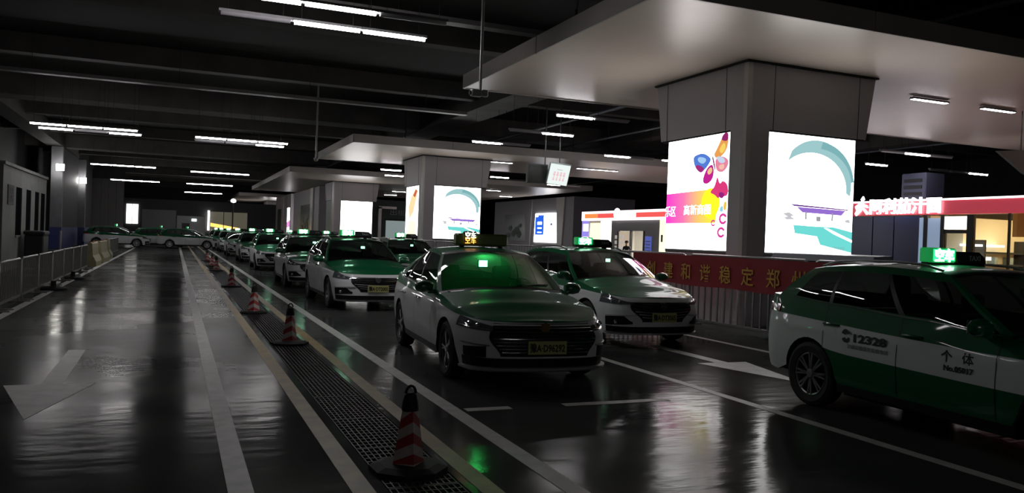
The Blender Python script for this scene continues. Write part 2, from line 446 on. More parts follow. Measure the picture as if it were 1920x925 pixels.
canopy(6.6, 28, 10.35, 19.3, 'large cream canopy over the butterfly advertising column')
canopy(6.65, 28, 33.05, 41.9, 'cream canopy with bright front corner over the second advertising column')
canopy(6.55, 28, 52.0, 78.9, 'long cream canopy beyond the second one, over two clad blocks')
canopy(6.4, 28, 93, 114, 'dim farthest canopy behind the long canopy')

def poster_panel(parent, face, x0, x1, y0, y1, z0, z1, m, name='light_box'):
    return MB().box(x0, x1, y0, y1, z0, z1).build(name, m, parent)
def column(x, y, label, kinds=('white', 'white'), lit=(True, True)):
    """square clad column, its near corner post at local origin, width 3.3 m; flared head, two light boxes"""
    o = empty('advertising_column', (x, y, 0), label=label, cat='column')
    W, D = 3.30, 3.20
    MB().box(.12, W - .3, .12, D - .3, 0, 5.37).build('core', CLAD, o)
    # corner posts
    def post(px, py, sx, sy):
        pts = [(px, py + sy * .50), (px, py + sy * .10), (px + sx * .10, py), (px + sx * .58, py), (px + sx * .58, py + sy * .14), (px + sx * .14, py + sy * .14), (px + sx * .14, py + sy * .50)]
        p = MB().prism(pts, lambda q: (q[0], q[1], 0), lambda q: (q[0], q[1], 5.36)).build('corner_post', CLAD, o)
        pts = [(px - sx * .004, py + sy * .12), (px + sx * .02, py + sy * .02), (px + sx * .12, py - sy * .004), (px + sx * .15, py + sy * .05), (px + sx * .05, py + sy * .15)]
        MB().prism(pts, lambda q: (q[0], q[1], 0), lambda q: (q[0], q[1], 5.365)).build('corner_trim', CLADL, p)
    post(0, 0, 1, 1)
    # flared head panels (front and side), with a central panel proud of its flanks
    for ax in (0, 1):
        n = W if ax == 0 else D
        def at(t, d, z): return (t, d, z) if ax == 0 else (d, t, z)
        zt = 5.33; b0 = 4.02
        hd = MB().hexa([at(.5, .02, b0), at(n - .10, .02, b0), at(n - .10, .3, b0), at(.5, .3, b0)], [at(.5, .0, zt), at(n + .10, .0, zt), at(n + .10, .3, zt), at(.5, .3, zt)]).build('head_panel', CLAD, o)
        for k, tt in enumerate((.68, n - .35)):
            MB().hexa([at(tt, .012, b0), at(tt + .012, .012, b0), at(tt + .012, .03, b0), at(tt, .03, b0)], [at(tt, -.004, zt), at(tt + .012, -.004, zt), at(tt + .012, .03, zt), at(tt, .03, zt)]).build('panel_joint', SHADOW, hd)
        MB().box(*((.5, n - .14, .03, .2) if ax == 0 else (.03, .2, .5, n - .14)), 3.985, 4.03).build('head_shadow_gap', SHADOW, hd)
        # light box under it
        a, b = (.62, 2.92) if ax == 0 else (.50, 2.78)
        bx = (a, b, .03, .13) if ax == 0 else (.03, .13, a, b)
        fr = MB().box(*((a - .05, b + .03, .05, .2) if ax == 0 else (.05, .2, a - .05, b + .03)), 1.46, 4.0).build('box_frame', SHADOW, o)
        lb = MB().box(*bx, 1.52, 3.98).build('light_box', LBOX if lit[ax] else mat('poster_unlit', (.22, .24, .23), .4), o)
        art(lb, kinds[ax], ax, a, b)
        MB().box(*((.4, n - .3, .04, .3) if ax == 0 else (.04, .3, .4, n - .3)), 0, 1.40).build('plinth_panel', CLAD, o)
    MB().box(-.05, W + .15, -.05, D + .15, 5.335, 5.37).build('head_cap', SHADOW, o)
    return o
def art(lb, kind, ax, a, b):
    """flat print on a light box; u runs left to right as read, v upward"""
    H0, H = 1.52, 2.46
    lay = [0]
    def P3(u, v, d=0.0):
        dd = .03 - .0015 * (lay[0] + 1) - d
        if ax == 0: return (a + (b - a) * u, dd, H0 + H * v)
        return (dd, b - (b - a) * u, H0 + H * v)
    def poly(name, pts, m):
        lay[0] += 1
        return MB().prism(pts, lambda p: P3(*p), lambda p: P3(p[0], p[1], .0012)).build(name, m, lb)
    def words(name, s, u, v, size, m, width):
        lay[0] += 1
        o = link(name, text_mesh(name, s, size, m, width=width, ext=.0006), lb, P3(u, v, .001))
        if ax == 1: o.rotation_euler = (0, 0, -PI / 2)
        return o
    E = lambda n, c, k=1.0: emis('print_' + n, c, 1.5 * k)
    arc = lambda cu, cv, ru, rv, t0, t1, n=20: [(cu + ru * math.cos(t0 + (t1 - t0) * i / n), cv + rv * math.sin(t0 + (t1 - t0) * i / n)) for i in range(n + 1)]
    if kind == 'butterfly':
        band = emis_ramp('print_band', 1, b - (b - a) * .05, b - (b - a) * .80, [(1.0, .06, .55), (1.0, .18, .42), (1.0, .55, .15), (1.0, .85, .02)], 1.0)
        poly('print_band', [(0, .235), (.81, .235), (.84, .38), (.78, .53), (0, .51)], band)
        poly('print_sun', arc(.73, .41, .14, .13, 0, 2 * PI, 24)[:-1], E('yellow', (1, .82, .02), .8))
        wings = [([(.72, .80), (.60, .855), (.47, .845), (.43, .82), (.46, .74), (.54, .685), (.62, .70), (.70, .76)], (.10, .22, .72)), ([(.66, .80), (.52, .83), (.50, .79), (.60, .75)], (.40, .65, .95)), ([(.60, .73), (.62, .70), (.56, .675), (.47, .73), (.50, .76)], (.38, .03, .22)),
                 ([(.74, .75), (.66, .72), (.60, .63), (.61, .585), (.68, .575), (.76, .62), (.77, .70)], (.58, .02, .30)), ([(.73, .73), (.66, .69), (.69, .65), (.75, .68)], (.92, .60, .28)),
                 ([(.76, .83), (.80, .87), (.90, 1.0), (.97, 1.0), (.965, .87), (.88, .80), (.79, .79)], (.88, .38, .10)), ([(.83, .86), (.91, .93), (.94, .87), (.88, .82)], (1, .70, .14)), ([(.86, .95), (.90, 1.0), (.97, 1.0), (.965, .93), (.91, .93)], (.30, .02, .14)),
                 ([(.78, .79), (.88, .81), (.99, .77), (.97, .70), (.89, .66), (.80, .69)], (.86, .26, .38)), ([(.79, .81), (.90, .80), (.95, .75), (.86, .74)], (.62, .72, .92)), ([(.84, .73), (.93, .74), (.92, .69), (.86, .69)], (.95, .55, .45)),
                 ([(.735, .81), (.755, .82), (.805, .69), (.79, .68)], (.15, .02, .12)),
                 ([(.72, .50), (.80, .55), (.83, .65), (.87, .56), (.91, .60), (.99, .56), (1.0, .47), (.93, .455), (.88, .47), (.86, .44), (.80, .48)], (.78, .05, .22)), ([(.86, .50), (.95, .49), (.93, .44), (.87, .45)], (.32, .02, .22)),
                 ([(.88, .36), (.93, .39), (.94, .33), (.89, .33)], (.30, .7, .9)), ([(.94, .41), (.99, .42), (.98, .34), (.94, .34)], (.95, .60, .1))]
        def smooth_poly(p):
            for _ in range(2): p = [q for a_, b_ in zip(p, p[1:] + p[:1]) for q in ((a_[0] * .75 + b_[0] * .25, a_[1] * .75 + b_[1] * .25), (a_[0] * .25 + b_[0] * .75, a_[1] * .25 + b_[1] * .75))]
            return p
        for pts, c in wings: poly('print_wing', smooth_poly(pts), E('wing_%d_%d_%d' % tuple(int(q * 99) for q in c), c, .55))
        for cu, cv, r in ((.94, .27, .06), (.92, .155, .058), (.80, .235, .035)):
            poly('print_letter_o', arc(cu, cv, r, r * .8, .4, 2 * PI - .5, 18) + arc(cu, cv, r * .55, r * .42, 2 * PI - .5, .4, 18), E('magenta', (.75, .05, .32), .6))
        words('print_text', '乐区', .095, .345, .26, LBOX, .42); words('print_text', '高新商圈', .54, .355, .24, LBOX, .98)
    elif kind == 'dome':
        poly('print_hill', arc(.55, .60, .42, .37, -.25, 2.35, 24) + arc(.50, .55, .41, .31, 2.35, -.05, 24), E('teal_hill', (.36, .62, .64), .55))
        poly('print_hill', arc(.58, .60, .42, .36, .1, 1.5, 16) + arc(.56, .60, .41, .30, 1.5, .1, 16), E('teal_dark', (.22, .48, .50), .55))
        poly('print_water', [(.30, .24), (.52, .235), (.78, .235), (1, .20), (1, .02), (.62, .08), (.58, .15), (.32, .17)], E('aqua', (.16, .70, .66), .6))
        poly('print_water_line', [(.70, .225), (.78, .20), (1, .13), (1, .11), (.78, .175), (.66, .225)], LBOX)
        poly('print_roof', [(.26, .415), (.94, .395), (.94, .385), (.30, .398)], E('plum', (.16, .05, .28), .5))
        poly('print_eaves', [(.33, .393), (.91, .384), (.86, .340), (.40, .348)], E('violet', (.30, .16, .62), .6))
        for u in (.43, .74): poly('print_pillar', [(u, .29), (u + .02, .29), (u + .02, .355), (u, .355)], E('grey', (.35, .34, .38), .6))
        poly('print_doorway', [(.56, .28), (.61, .28), (.61, .32), (.56, .32)], E('grey', (.35, .34, .38), .6))
        for pts in ([(.17, .33), (.24, .345), (.30, .32), (.24, .30)], [(.18, .30), (.26, .31), (.32, .285), (.22, .28)], [(.90, .30), (.95, .31), (.97, .28), (.91, .28)]): poly('print_rock', pts, E('rock', (.55, .55, .58), .6))
        words('print_text', '郑州绿博园', .13, .945, .07, E('grey', (.3, .3, .3), .5), .34); words('print_text', '郑州欢迎您欢迎您', .78, .055, .07, E('teal_dark', (.2, .4, .4), .5), .6)
    elif kind == 'pink':
        poly('print_band', [(0, .18), (1, .22), (1, .46), (.6, .48), (0, .40)], E('pink', (1, .35, .75), .7))
        poly('print_blob', arc(.5, .34, .15, .12, 0, 2 * PI, 18)[:-1], E('magenta_soft', (.95, .2, .6), .7))
    elif kind == 'warm':
        poly('print_figure', [(.3, .35), (.6, .5), (.9, .9), (.7, .95), (.4, .8), (.2, .6)], E('ochre', (.85, .65, .35), .7)); poly('print_figure', [(.1, 0), (.9, 0), (.8, .3), (.3, .35)], E('cream', (.95, .85, .6), .8))
        poly('print_leaf', [(.55, .82), (.75, .94), (.85, .9), (.7, .78)], E('red_leaf', (.6, .12, .06), .6))
column(10.5, 13.13, 'grey clad column with butterfly and domed-hill light boxes', ('dome', 'butterfly'))
column(10.5, 36.08, 'grey clad column with white light box under the bright-cornered canopy', ('dome', 'warm'))
column(10.5, 58.97, 'clad column with blank white light box under the long canopy', ('white', 'white'), (True, False))
column(10.5, 81.9, 'far clad column with pink and white light box', ('pink', 'pink'))
column(10.5, 105, 'farthest clad column with a narrow glowing light box', ('white', 'white'))

def clad_block(x0, x1, y0, y1, label, posters):
    o = empty('clad_block', (x0, y0, 0), label=label, cat='wall block')
    L = y1 - y0
    MB().box(.1, x1 - x0, .1, L - .1, 0, 5.33).build('core', CLAD, o)
    for k, (a, b, m, nm) in enumerate(posters):
        ins = .25
        MB().hexa([(0, a - .8, 0), (.12, a - .8, 0), (.12, a - .1, 0), (0, a - .1, 0)], [(-.02, a - 1.3, 5.32), (.12, a - 1.3, 5.32), (.12, a + .3, 5.32), (-.02, a + .3, 5.32)]).build('pilaster', CLADL if k == 0 else CLAD, o)
        p = MB().hexa([(.05, a, 1.45), (.12, a, 1.45), (.12, b, 1.45), (.05, b, 1.45)], [(.03, a + .25, 4.0), (.12, a + .25, 4.0), (.12, b - .25, 4.0), (.03, b - .25, 4.0)]).build('wall_poster', m, o)
        if nm == 'blue':
            w = b - a
            def q(n, u0, u1, v0, v1, mm, dx=.02):
                MB().box(dx, dx + .015, b - .3 - (w - .6) * u1, b - .3 - (w - .6) * u0, 1.5 + 2.4 * v0, 1.5 + 2.4 * v1).build(n, mm, p)
            q('print_panel', 0, .42, .25, .98, emis('print_blue', (.02, .12, .75), 1.0)); 
            for v, hh in ((.68, .055), (.50, .022), (.34, .018)): q('print_block', .12, .33, v - hh, v + hh, LBOX, .012)
            q('print_panel', .02, .14, .92, .96, LBOX, .012)
            MB().prism([(.70, .62), (.74, .70), (.80, .66), (.78, .58)], lambda t: (.018, b - w * t[0], 1.5 + 2.4 * t[1]), lambda t: (.012, b - w * t[0], 1.5 + 2.4 * t[1])).build('print_bird', emis('print_slate', (.15, .2, .35), .6), p)
        if nm == 'green':
            w = b - a
            for n, (u, v, r) in enumerate(((.3, .5, .1), (.6, .42, .13), (.45, .28, .12), (.75, .6, .07), (.2, .2, .1), (.7, .25, .12))):
                MB().prism([(u + r * math.cos(i), v + r * math.sin(i) * (1 + .4 * (i % 2))) for i in range(6)], lambda t: (.028, b - w * t[0], 1.5 + 2.4 * t[1]), lambda t: (.018, b - w * t[0], 1.5 + 2.4 * t[1])).build('print_leaf', mat('print_leaf_green', (.03, .09, .04), .4), p)
    return o
DIMP = mat('poster_dim_green', (.10, .13, .11), .25)
clad_block(10.5, 13.9, 65.5, 80.6, 'long grey clad block with a dim poster beyond the third column', [(69.3 - 65.5, 75.5 - 65.5, DIMP, 'green')])
clad_block(10.5, 13.9, 86.2, 95.4, 'farthest long grey clad block between the pink and farthest columns', [(3, 7, DIMP, 'x')])
clad_block(30.1, 36, 59.1, 77, 'grey clad block with blue and white light box beyond the shops', [(2.9, 7.8, LBOX, 'blue'), (9.6, 15, DIMP, 'green')])

# dark kiosk deep in the concourse
k = empty('kiosk', (14.6, 66, 0), label='dark kiosk with pale window and faint lettering deep in the concourse', cat='kiosk')
MB().box(0, 6.5, 0, 4, 0, 4.4).build('shell', mat('kiosk_dark', (.045, .06, .06), .5), k)
wn = MB().box(1.6, 5.2, -.05, .02, 1.3, 2.8).build('window_pane', mat('kiosk_window', (.3, .36, .36), .3, emit=(.5, .62, .62), es=.30), k)
MB().box(3.6, 5.0, -.07, -.04, 1.6, 2.3).build('notice', mat('kiosk_notice', (.5, .5, .42), .4, emit=(.8, .85, .7), es=.45), wn)
MB().box(1.5, 5.4, -.06, .02, 2.85, 2.95).build('window_head', STEEL_D, k)
link('sign_text', text_mesh('sign_text', '出租车', .5, mat('faint_lettering', (.3, .34, .34), .5), width=1.9), k, (2.9, -.02, 3.5))
p = MB().box(-.1, .15, -.1, .15, 0, 3.9).box(-.1, 1.4, -.1, .15, 3.75, 3.95).build('door_post', CLADL, k, loc=(.9, -.6, 0))

# ------------------------------------------------------------------ shops along the concourse
REDF = mat('shop_fascia_red', (.42, .03, .05), .35, emit=(.55, .05, .08), es=.55)
NAVY = mat('navy_panel', (.03, .04, .15), .3)
WARM = emis('warm_light_panel', (1.0, .80, .48), 14.0)
WARMW = mat('warm_interior_wall', (.82, .68, .46), .7)
GLOWW = emis('sign_white_glow', (1.0, .97, 1.0), 5.0)
DARKM = mat('dark_window_frame', (.03, .028, .03), .4, .3)
sx = 25.0
s = empty('noodle_shop', (sx, 24.6, 0), label='noodle shop with red fascia, glowing white lettering and warm windows', cat='shop')
# local y runs towards the camera (negative); depth along +x
yy = lambda y: y - 24.6
MB().box(.1, 7, yy(11.0), yy(11.2), 0, 3.5).box(6.9, 7, yy(11.2), 0, 0, 3.5).box(.1, 7, -.15, 0, 0, 3.5).box(.1, 7, yy(21.2), yy(21.0), 0, 3.0).build('shell', WARMW, s)
MB().box(.1, 7, yy(11.0), 0, 3.42, 3.5).build('shop_roof', DARKM, s)
fa_ = MB().box(-.06, .14, yy(11.0), .05, 3.03, 3.52).build('fascia', REDF, s)
MB().box(-.09, .16, yy(11.0), .07, 3.52, 3.585).build('fascia_light_strip', emis('strip_pinkish', (1, .85, .9), 3.0), fa_)
o = link('sign_text', text_mesh('sign_text', '阿利茄汁面', .62, GLOWW, width=3.15, bold=.012, ext=.03), fa_, (-.13, yy(21.95), 3.36)); o.rotation_euler = (0, 0, -PI / 2)
lg = MB()
for pts in ([(.0, .30), (.10, .42), (.16, .30), (.05, .20)], [(-.28, .02), (.05, .22), (.12, .12), (-.22, -.10)], [(.10, .12), (.30, .06), (.34, -.04), (.02, .02)], [(-.05, .10), (.08, .10), (.0, -.16), (-.22, -.34), (-.28, -.26)], [(.02, .0), (.16, -.06), (.38, -.24), (.30, -.30)]):
    lg.prism(pts, lambda p: (-.13, -p[0], p[1]), lambda p: (-.07, -p[0], p[1]))
lg.build('sign_figure', GLOWW, fa_, loc=(0, yy(24.0), 3.36))
for a, b in ((24.55, 23.5), (23.45, 22.5), (22.45, 21.35)): MB().box(0, .1, yy(b), yy(a), 0, 3.0).build('wall_panel', NAVY, s)
PALEG = mat('pale_blue_panel', (.35, .45, .6), .2, emit=(.45, .6, .85), es=.35)
MB().box(-.01, .08, yy(21.15), yy(21.35), .9, 2.92).build('poster_strip', PALEG, s)
MB().box(0, .08, yy(20.45), yy(21.0), .2, 2.9).build('door_leaf', PALEG, s)
for a, b in ((21.15, 21.0), (20.45, 20.3), (19.42, 19.2)): MB().box(-.04, .12, yy(b), yy(a), 0, 3.0).build('door_post', DARKM, s)
MB().box(-.02, .10, yy(19.42), yy(20.3), 2.50, 2.95).build('menu_light_box', emis('menu_glow', (1, .86, .78), 2.2), s)
MB().box(-.02, .10, yy(19.42), yy(20.3), 2.36, 2.48).build('door_transom', DARKM, s)
MB().box(0, .03, yy(19.42), yy(20.3), .05, 2.36).build('door_glass', GLASS_CLEAR, s)
for a, b in ((19.2, 17.95), (17.9, 16.4), (16.35, 14.7), (14.65, 13), (12.95, 11.2)):
    MB().box(0, .03, yy(b), yy(a), .08, 3.0).build('shop_window', GLASS_CLEAR, s)
    MB().box(-.03, .06, yy(b) - .05, yy(b), 0, 3.03).build('mullion', DARKM, s)
MB().box(-.02, .05, yy(11.2), yy(19.2), .95, 1.05).build('window_rail', DARKM, s)
for y in (19.5, 17.4, 15, 13): MB().box(2, 5, yy(y - .7), yy(y), 3.32, 3.41).build('ceiling_lamp', WARM, s)
MB().box(.1, 7, yy(11.2), yy(21), .0, .02).build('shop_floor', mat('shop_floor_tile', (.45, .36, .26), .3), s)
MB().box(4.6, 5.4, yy(19), yy(14), .0, 1.15).build('counter', mat('counter_wood', (.32, .18, .08), .5), s)
MB().box(6.7, 6.88, yy(19.5), yy(16), 1.5, 2.6).build('menu_board', mat('menu_board', (.30, .32, .30), .5, emit=(.6, .6, .5), es=.25), s)
ORNG = mat('amber_hanging', (.6, .32, .06), .6)
for y in (18.4, 16.9): MB().loft([[(1.6 + .2 * math.cos(t), yy(y) + .55 * math.sin(t), z) for t in [PI * k / 6 for k in range(12)]] for z in (2.3, 2.7, 3.4)]).build('lamp_shade', ORNG, s)
for n_, y in enumerate((19.0, 18.1, 17.2, 16.3)): MB().box(6.6, 6.88, yy(y) - .38, yy(y) + .38, .4 + .1 * n_, 2.5).build('wall_picture', mat('wall_picture_%d' % n_, ((.75, .68, .5), (.28, .22, .16), (.6, .35, .15), (.8, .75, .62))[n_], .6), s)
for y in (18.3, 16.2): MB().box(1.5, 2.2, yy(y) - .3, yy(y) + .3, .70, .76).box(1.8, 1.9, yy(y) - .05, yy(y) + .05, 0.02, .7).build('table', mat('counter_wood', (.32, .18, .08)), s)
MB().box(2.8, 3.0, yy(17.6), yy(17.4), .02, 2.9).build('inner_pillar', DARKM, s)

# fittings on the dividing wall, seen through the window
dw = lambda nm, x0, x1, z0, z1, m, t=.06: MB().box(x0, x1, yy(21.0) - t, yy(21.0) - .002, z0, z1).build(nm, m, s)
dw('wall_poster', .55, 1.75, 1.7, 2.75, mat('poster_greyish', (.36, .36, .34), .5))
dw('light_shelf', .5, 2.9, 1.45, 1.58, emis('shelf_strip', (1, .93, .8), 2.6), .35)
dw('light_shelf', 1.6, 3.6, 1.95, 2.03, emis('shelf_strip', (1, .93, .8)), .35)
dw('wood_wainscot', .2, 2.2, .02, 1.35, mat('amber_wood', (.62, .33, .10), .5))
for n_ in range(4): dw('dark_shelf', 2.5, 4.6, .35 + .45 * n_, .42 + .45 * n_, DARKM, .4)
for n_ in range(7): dw('shelf_item', 2.6 + .28 * n_, 2.78 + .28 * n_, .42 + .45 * (n_ % 3), .68 + .45 * (n_ % 3), mat('shelf_item_%d' % (n_ % 3), ((.7, .6, .4), (.35, .1, .06), (.25, .3, .28))[n_ % 3], .5), .3)
dw('shelf_post', 2.42, 2.52, .02, 2.2, DARKM, .42); dw('shelf_post', 4.6, 4.7, .02, 2.2, DARKM, .42)
o = empty('roof_unit', (26.2, 22.3, 3.5), label='blue-grey air unit standing on the noodle shop roof', cat='air unit')
MB().bev(-.5, .5, -.55, .55, .08, 1.15, .04).build('casing', mat('unit_bluegrey', (.07, .075, .12), .6), o)
for z in (.3, .55, .8): MB().box(-.52, -.5, -.4, .4, z, z + .12).build('louvre', DARKM, o)
for yf in (-.4, .4): MB().box(-.4, .4, yf - .05, yf + .05, 0, .08).build('skid', DARKM, o)
o = empty('hanging_board', (19.0, 14.0, 4.26), label='pale slanted board hung under the first canopy near the shop', cat='board')
MB().prism([(0, 0), (1.0, -.5), (3.2, -1.1), (3.2, .25), (1.0, .09)], lambda p: (p[0], 0, p[1]), lambda p: (p[0], .08, p[1])).build('panel', mat('board_pale', (.85, .87, .9), .5), o)
for xh in (.9, 2.8): MB().tube([(xh, .04, .05), (xh, .04, 5.352 - 4.26)], .015, 6).build('rod', STEEL_D, o)

s = empty('convenience_shop', (25.1, 47.7, 0), label='small shop with orange-red banded white fascia and purple-edged window', cat='shop')
yy2 = lambda y: y - 47.7
CL2 = mat('shop_wall_grey', (.30, .29, .29), .5)
MB().box(3.9, 4, yy2(26), 0, 0, 3).box(.1, 4, -.15, -.05, 0, 3).box(.1, 4, yy2(26), yy2(26) + .1, 0, 3).build('shell', mat('white_interior', (.7, .68, .62), .7), s)
MB().box(.1, 4, yy2(26), 0, 2.98, 3.05).build('shop_roof', CL2, s)
MB().box(.2, 3.8, yy2(44), yy2(39), 2.92, 2.97).build('ceiling_lamp', emis('shop_white_panel', (1, .93, .82), 12.0), s)
fa2 = MB().box(-.1, .2, yy2(26), .1, 3.0, 3.6).build('fascia', emis('fascia_pinkish_white', (1, .88, .95), 1.4), s)
for a, b, m in ((47.3, 45.6, mat('band_orange', (.6, .2, .05), .4, emit=(1, .28, .06), es=.8)), (45.55, 43.5, mat('band_red', (.6, .05, .04), .4, emit=(1, .10, .09), es=.75)), (40.9, 26.2, mat('band_red', (.6, .05, .04)))):
    MB().box(-.13, -.1, yy2(b), yy2(a), 3.16, 3.44).build('fascia_band', m, fa2)
MB().lathe([(.001, -.06), (.36, -.06), (.36, 0), (.001, 0)], c=(-.1, yy2(43.1), 3.38), axis='x', n=24).build('round_logo', emis('logo_white', (1, .95, 1), 3.0), fa2)
for a in (42.5, 41.9, 41.3): MB().box(-.14, -.1, yy2(a) - .22, yy2(a) + .22, 3.16, 3.46).build('fascia_letter_block', emis('logo_white', (1, .95, 1)), fa2)
MB().box(-.08, .12, yy2(47.15), .05, 0, 3.0).build('edge_pillar', emis('purple_glow', (.36, .30, .95), .8), s)
for z in (1.45, 2.3): MB().box(-.1, -.07, yy2(47.55), yy2(46.85), z, z + .5).build('edge_sign', emis('fascia_pinkish_white', (1, .88, .95)), s)
MB().box(0, .1, yy2(45.4), yy2(46.75), .9, 2.85).build('window_box', emis('warm_window', (1, .90, .55), 1.3), s)
MB().box(0, .1, yy2(44.05), yy2(45.35), .9, 2.97).build('window_box', emis('white_window', (1, .96, .86), 1.8), s)
for a, b, z0, z1 in ((43.95, 43.15, 0, 3.0), (40.1, 38.45, 0, 3.0), (43.15, 40.1, 2.36, 3.0)): MB().box(0, .12, yy2(b), yy2(a), z0, z1).build('wall_panel', CL2, s)
for a, b in ((43.15, 43.05), (41.68, 41.58), (40.2, 40.1)): MB().box(-.04, .1, yy2(b), yy2(a), 0, 2.36).build('door_frame', DARKM, s)
dl = MB().box(.02, .05, yy2(41.68), yy2(43.05), .02, 2.3).build('door_leaf', mat('door_posters', (.55, .45, .36), .4, emit=(1, .8, .6), es=.35), s)
for r in range(4):
    for q in range(2): MB().box(.0, .02, yy2(42.9) + .6 * q, yy2(42.5) + .6 * q, .9 + .32 * r, 1.12 + .32 * r).build('notice', mat('notice_paper', (.7, .68, .62), .6, emit=(1, .95, .9), es=.3), dl)
bs = MB().box(-.05, 0, yy2(39.95), yy2(39.3), .9, 2.05).build('blue_sign', mat('blue_sign', (.05, .08, .38), .4, emit=(.12, .16, .7), es=.4), s)
for r in range(5): MB().box(-.06, -.05, yy2(39.85), yy2(39.4), 1.0 + .18 * r, 1.07 + .18 * r).build('sign_line', mat('sign_line_pale', (.3, .33, .6), .5), bs)
MB().box(-.06, .12, yy2(37.9), yy2(38.45), 0, 3.0).build('lit_pillar', emis('pillar_yellow', (1, .93, .62), 1.2), s)
MB().box(-.09, -.06, yy2(38.25), yy2(38.1), 1.75, 2.15).build('meter_box', DARKM, s)
for k in range(6): MB().box(0, .1, yy2(37.85 - 1.95 * k - 1.9), yy2(37.85 - 1.95 * k), 0, 3.0).build('wall_panel', CL2, s)

# hanging displays
TVD = mat('display_case_dark', (.05, .055, .05), .4)
o = empty('hanging_display', (11.78, 25.9, 3.95), label='dark boxy display hung back to back behind the lit one', cat='display')
MB().box(-.42, .36, .02, .16, -.34, .34).build('case', TVD, o)
MB().box(-.38, .32, .008, .02, -.30, .30).build('dead_screen', mat('dead_screen', (.03, .035, .03), .15), o)
MB().tube([(.28, .1, .3), (.28, .1, ZC - 3.95)], .025, 8).build('pole', TVD, o)
o = empty('hanging_display', (12.42, 25.6, 3.94), label='lit white display with pink vertical lettering, hung tilted', cat='display')
cs = MB().bev(-.40, .40, 0, .10, -.40, .40, .02).build('case', mat('display_frame_grey', (.35, .42, .40), .4), o)
cs.rotation_euler = (math.radians(20), math.radians(5), math.radians(-8))
sc = MB().box(-.365, .365, -.012, .002, -.365, .365).build('screen', emis('screen_pale', (.88, .96, .93), .85), cs); sc = cs
for k, x in enumerate((-.17, -.05, .07, .19)): link('screen_text', text_mesh('screen_text', '出\n租\n上\n车', .085, emis('screen_red', (.85, .12, .25), .9), ext=.001), sc, (x, -.016, -.06))
MB().box(-.1, .1, -.016, -.012, .17, .185).build('screen_line', emis('screen_grey', (.4, .45, .5), .7), sc)
MB().tube([(.08, .14, .2), (.08, .14, ZC - 3.941)], .02, 8).build('pole', TVD, o)

# ceiling poles with cameras
PALE = mat('pale_pipe', (.42, .42, .40), .45)
o = empty('camera_pole', (4.5, 12.3, 3.95), label='white pole from the ceiling ending in a small security camera', cat='security camera')
MB().tube([(0, 0, .02), (0, 0, ZC - 3.95)], .026, 10).build('pole', PALE, o, smooth=.8)
cm = MB(); cm.bev(-.16, .02, -.05, .05, -.06, .05, .015).build('camera_body', PALE, o)
MB().bev(.03, .13, -.04, .04, -.05, .06, .015).build('junction_box', PALE, o)
MB().lathe([(.001, -.02), (.035, -.02), (.035, .0), (.001, 0)], c=(-.165, 0, -.005), axis='x', n=14).build('lens', BLACK, o)
o = empty('camera_pole', (5.0, 32.0, 4.45), label='slim pole with small dome camera beside the second canopy', cat='security camera')
MB().tube([(0, 0, .02), (0, 0, ZC - 4.45)], .035, 8).build('pole', PALE, o, smooth=.8)
MB().lathe([(.001, -.09), (.06, -.07), (.09, -.01), (.09, .04), (.001, .05)], n=14).build('dome', PALE, o, smooth=.8)
for y, lab in ((15.7, 'long grey cable tray hung behind the nearest lights'), (27.2, 'long grey cable tray across the lane between beams')):
    o = MB().box(-6, 9.5, y, y + .3, 5.98, 6.08).build('cable_tray', mat('tray_grey', (.16, .155, .15), .5, .3)); tag(o, lab, 'cable tray')
    for x in (-4, 0, 4, 8): MB().tube([(x, y + .15, 6.0), (x, y + .15, ZC)], .008, 5).build('hanger', STEEL_D, o)
for n, (x, z, r) in enumerate(((14.2, 6.35, .07), (17.4, 6.2, .05), (22.5, 6.25, .09), (28.6, 6.1, .05))):
    tag(MB().tube([(x, 9, z), (x, 112, z)], r, 8).build('ceiling_pipe', mat('pipe_bluegrey', (.07, .08, .10), .5), smooth=.8), ORD[n] + ' dark ceiling pipe counted from the advertising columns towards the shops', 'pipe', 'pipes above the concourse')
    for y in (20.5, 31, 46): MB().tube([(x, y, z), (x, y, ZC)], .01, 5).build('pipe_hanger', STEEL_D, bpy.data.objects[[q.name for q in bpy.data.objects if q.name.startswith('ceiling_pipe')][-1]])

# ------------------------------------------------------------------ cars
def catmull(pts, n=24):
    out = []
    for i in range(len(pts) - 1):
        p0 = pts[max(i - 1, 0)]; p1 = pts[i]; p2 = pts[i + 1]; p3 = pts[min(i + 2, len(pts) - 1)]
        if i == 0: p0 = (-p2[0], p2[1]) if p1[0] == 0 else p1
        if i == len(pts) - 2: p3 = (-p1[0], p1[1]) if p2[0] == 0 else p2
        for k in range(n):
            t = k / n
            out.append(tuple(0.5 * (2 * p1[c] + (p2[c] - p0[c]) * t + (2 * p0[c] - 5 * p1[c] + 4 * p2[c] - p3[c]) * t * t + (3 * p1[c] - p0[c] - 3 * p2[c] + p3[c]) * t ** 3) for c in (0, 1)))
    out.append(tuple(pts[-1]))
    return out

def lerp_tab(tab, x):
    if x <= tab[0][0]: return tab[0][1]
    for (x0, y0), (x1, y1) in zip(tab, tab[1:]):
        if x <= x1:
            t = (x - x0) / (x1 - x0); t = t * t * (3 - 2 * t)
            return y0 + (y1 - y0) * t
    return tab[-1][1]

def sstep(a, b, x):
    t = min(1, max(0, (x - a) / (b - a))); return t * t * (3 - 2 * t)

